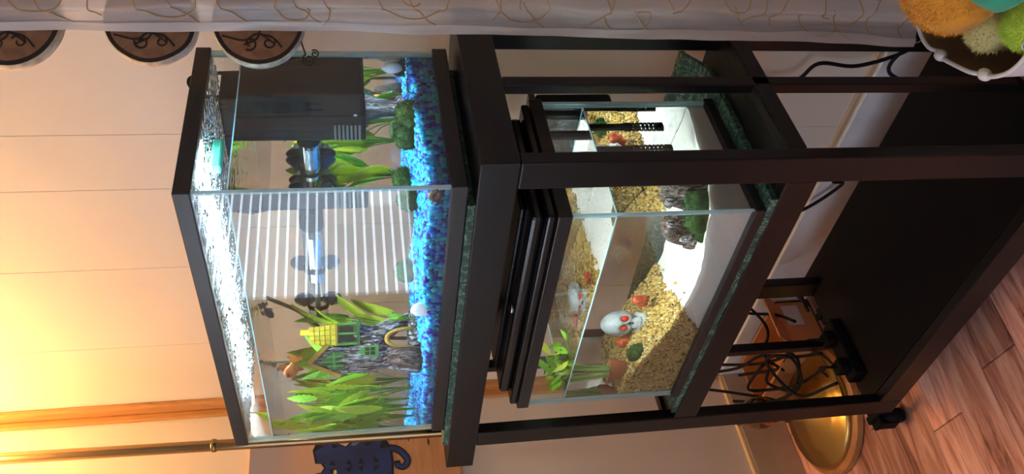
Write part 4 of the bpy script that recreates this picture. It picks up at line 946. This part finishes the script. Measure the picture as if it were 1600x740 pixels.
cabs = [
 ([(-.166, .42, -.30), (-.165, .42, -.58), (-.150, .42, -.68), (-.110, .42, -.715), (-.115, .42, -.797), (-.078, .42, -.886), (-.02, .425, -.93)], 'black cable bent along the back wall toward the toy bin'),
 ([(-.143, .41, -.90), (-.12, .41, -.86), (-.085, .41, -.86), (-.04, .42, -.91)], 'short black cable loop over the skirting board near the bin'),
 ([(-.55, .40, -.50), (-.54, .41, -.70), (-.51, .42, -.83), (-.43, .42, -.90), (-.40, .40, -.86)], 'black cable hooked behind the bottom board beside the front post'),
 ([(-.66, .40, -.50), (-.72, .40, -.66), (-.80, .40, -.78), (-.90, .38, -.88), (-.95, .33, -.86)], 'thick black cable crossing down to the orange box'),
 ([(-.95, .41, -.60), (-.86, .41, -.70), (-.76, .40, -.78), (-.70, .36, -.86), (-.68, .27, -.86)], 'thick black cable crossing behind the stand to the power strip'),
 ([(-.78, .41, -.55), (-.80, .41, -.72), (-.88, .40, -.80), (-.98, .38, -.78), (-1.0, .36, -.72)], 'thin black cable looping up behind the stand post'),
 ([(-1.04, .38, -.60), (-1.03, .37, -.74), (-.98, .33, -.83), (-.86, .26, -.84), (-.70, .20, -.84)], 'black cable sagging from the wall corner to the plugs'),
 ([(-.98, .30, -.80), (-.90, .26, -.86), (-.84, .24, -.80), (-.90, .22, -.77), (-.96, .24, -.82), (-.88, .20, -.88), (-.72, .14, -.86)], 'coiled black cable above the lamp base'),
 ([(-1.02, .25, -.78), (-.95, .20, -.84), (-.85, .18, -.87), (-.76, .20, -.82), (-.80, .22, -.78), (-.86, .16, -.86), (-.70, .09, -.86)], 'tangled black cable nearest the lamp stem'),
 ([(-.74, .42, -.52), (-.80, .42, -.68), (-.86, .41, -.80), (-.84, .38, -.88), (-.76, .30, -.87)], 'black cable dropping straight behind the lower shelf'),
 ([(-.90, .42, -.55), (-.84, .42, -.66), (-.77, .41, -.74), (-.72, .39, -.84), (-.70, .30, -.88)], 'black cable slanting behind the lower shelf to the bottom board'),
 ([(-1.06, .36, -.72), (-.98, .32, -.80), (-.90, .30, -.83), (-.82, .24, -.86), (-.72, .18, -.87)], 'long black cable running level to the power strip'),
 ([(-.94, .28, -.90), (-.86, .27, -.82), (-.79, .25, -.80), (-.80, .22, -.86), (-.90, .20, -.88), (-.93, .24, -.84), (-.84, .22, -.80)], 'loose loop of thin black cable over the orange box'),
 ([(-1.10, .35, -.70), (-1.06, .30, -.80), (-1.02, .24, -.90), (-1.04, .20, -.97)], 'single black cable hanging by the wall corner')]
for q, lb_ in cabs: tag(obj('power_cable', MB().tube(smoothpts(q), .0038, 7), M['cable'], smooth=True), lb_, 'cable', 'cables behind the stand')
for q, lb_ in (([(-.30, .35, .372), (-.40, .345, .345), (-.476, .35, .325), (-.537, .35, .253), (-.62, .355, .194), (-.64, .36, .12), (-.66, .36, -.10)], 'dark cable drooping behind the blue gravel tank past the heater'),
               ([(-.62, .37, .372), (-.69, .37, .34), (-.72, .37, .30), (-.70, .37, .20), (-.69, .37, .02), (-.70, .37, -.2)], 'dark cable behind the blue gravel tank above the yellow brick roof'),
               ([(-.72, .38, .380), (-.80, .38, .36), (-.83, .38, .28), (-.80, .38, .15), (-.80, .38, -.1)], 'dark cable behind the blue gravel tank above the green dormer')):
    tag(obj('power_cable', MB().tube(smoothpts(q), .0034, 7), M['cable'], smooth=True), lb_, 'cable', 'cables behind the blue gravel tank')
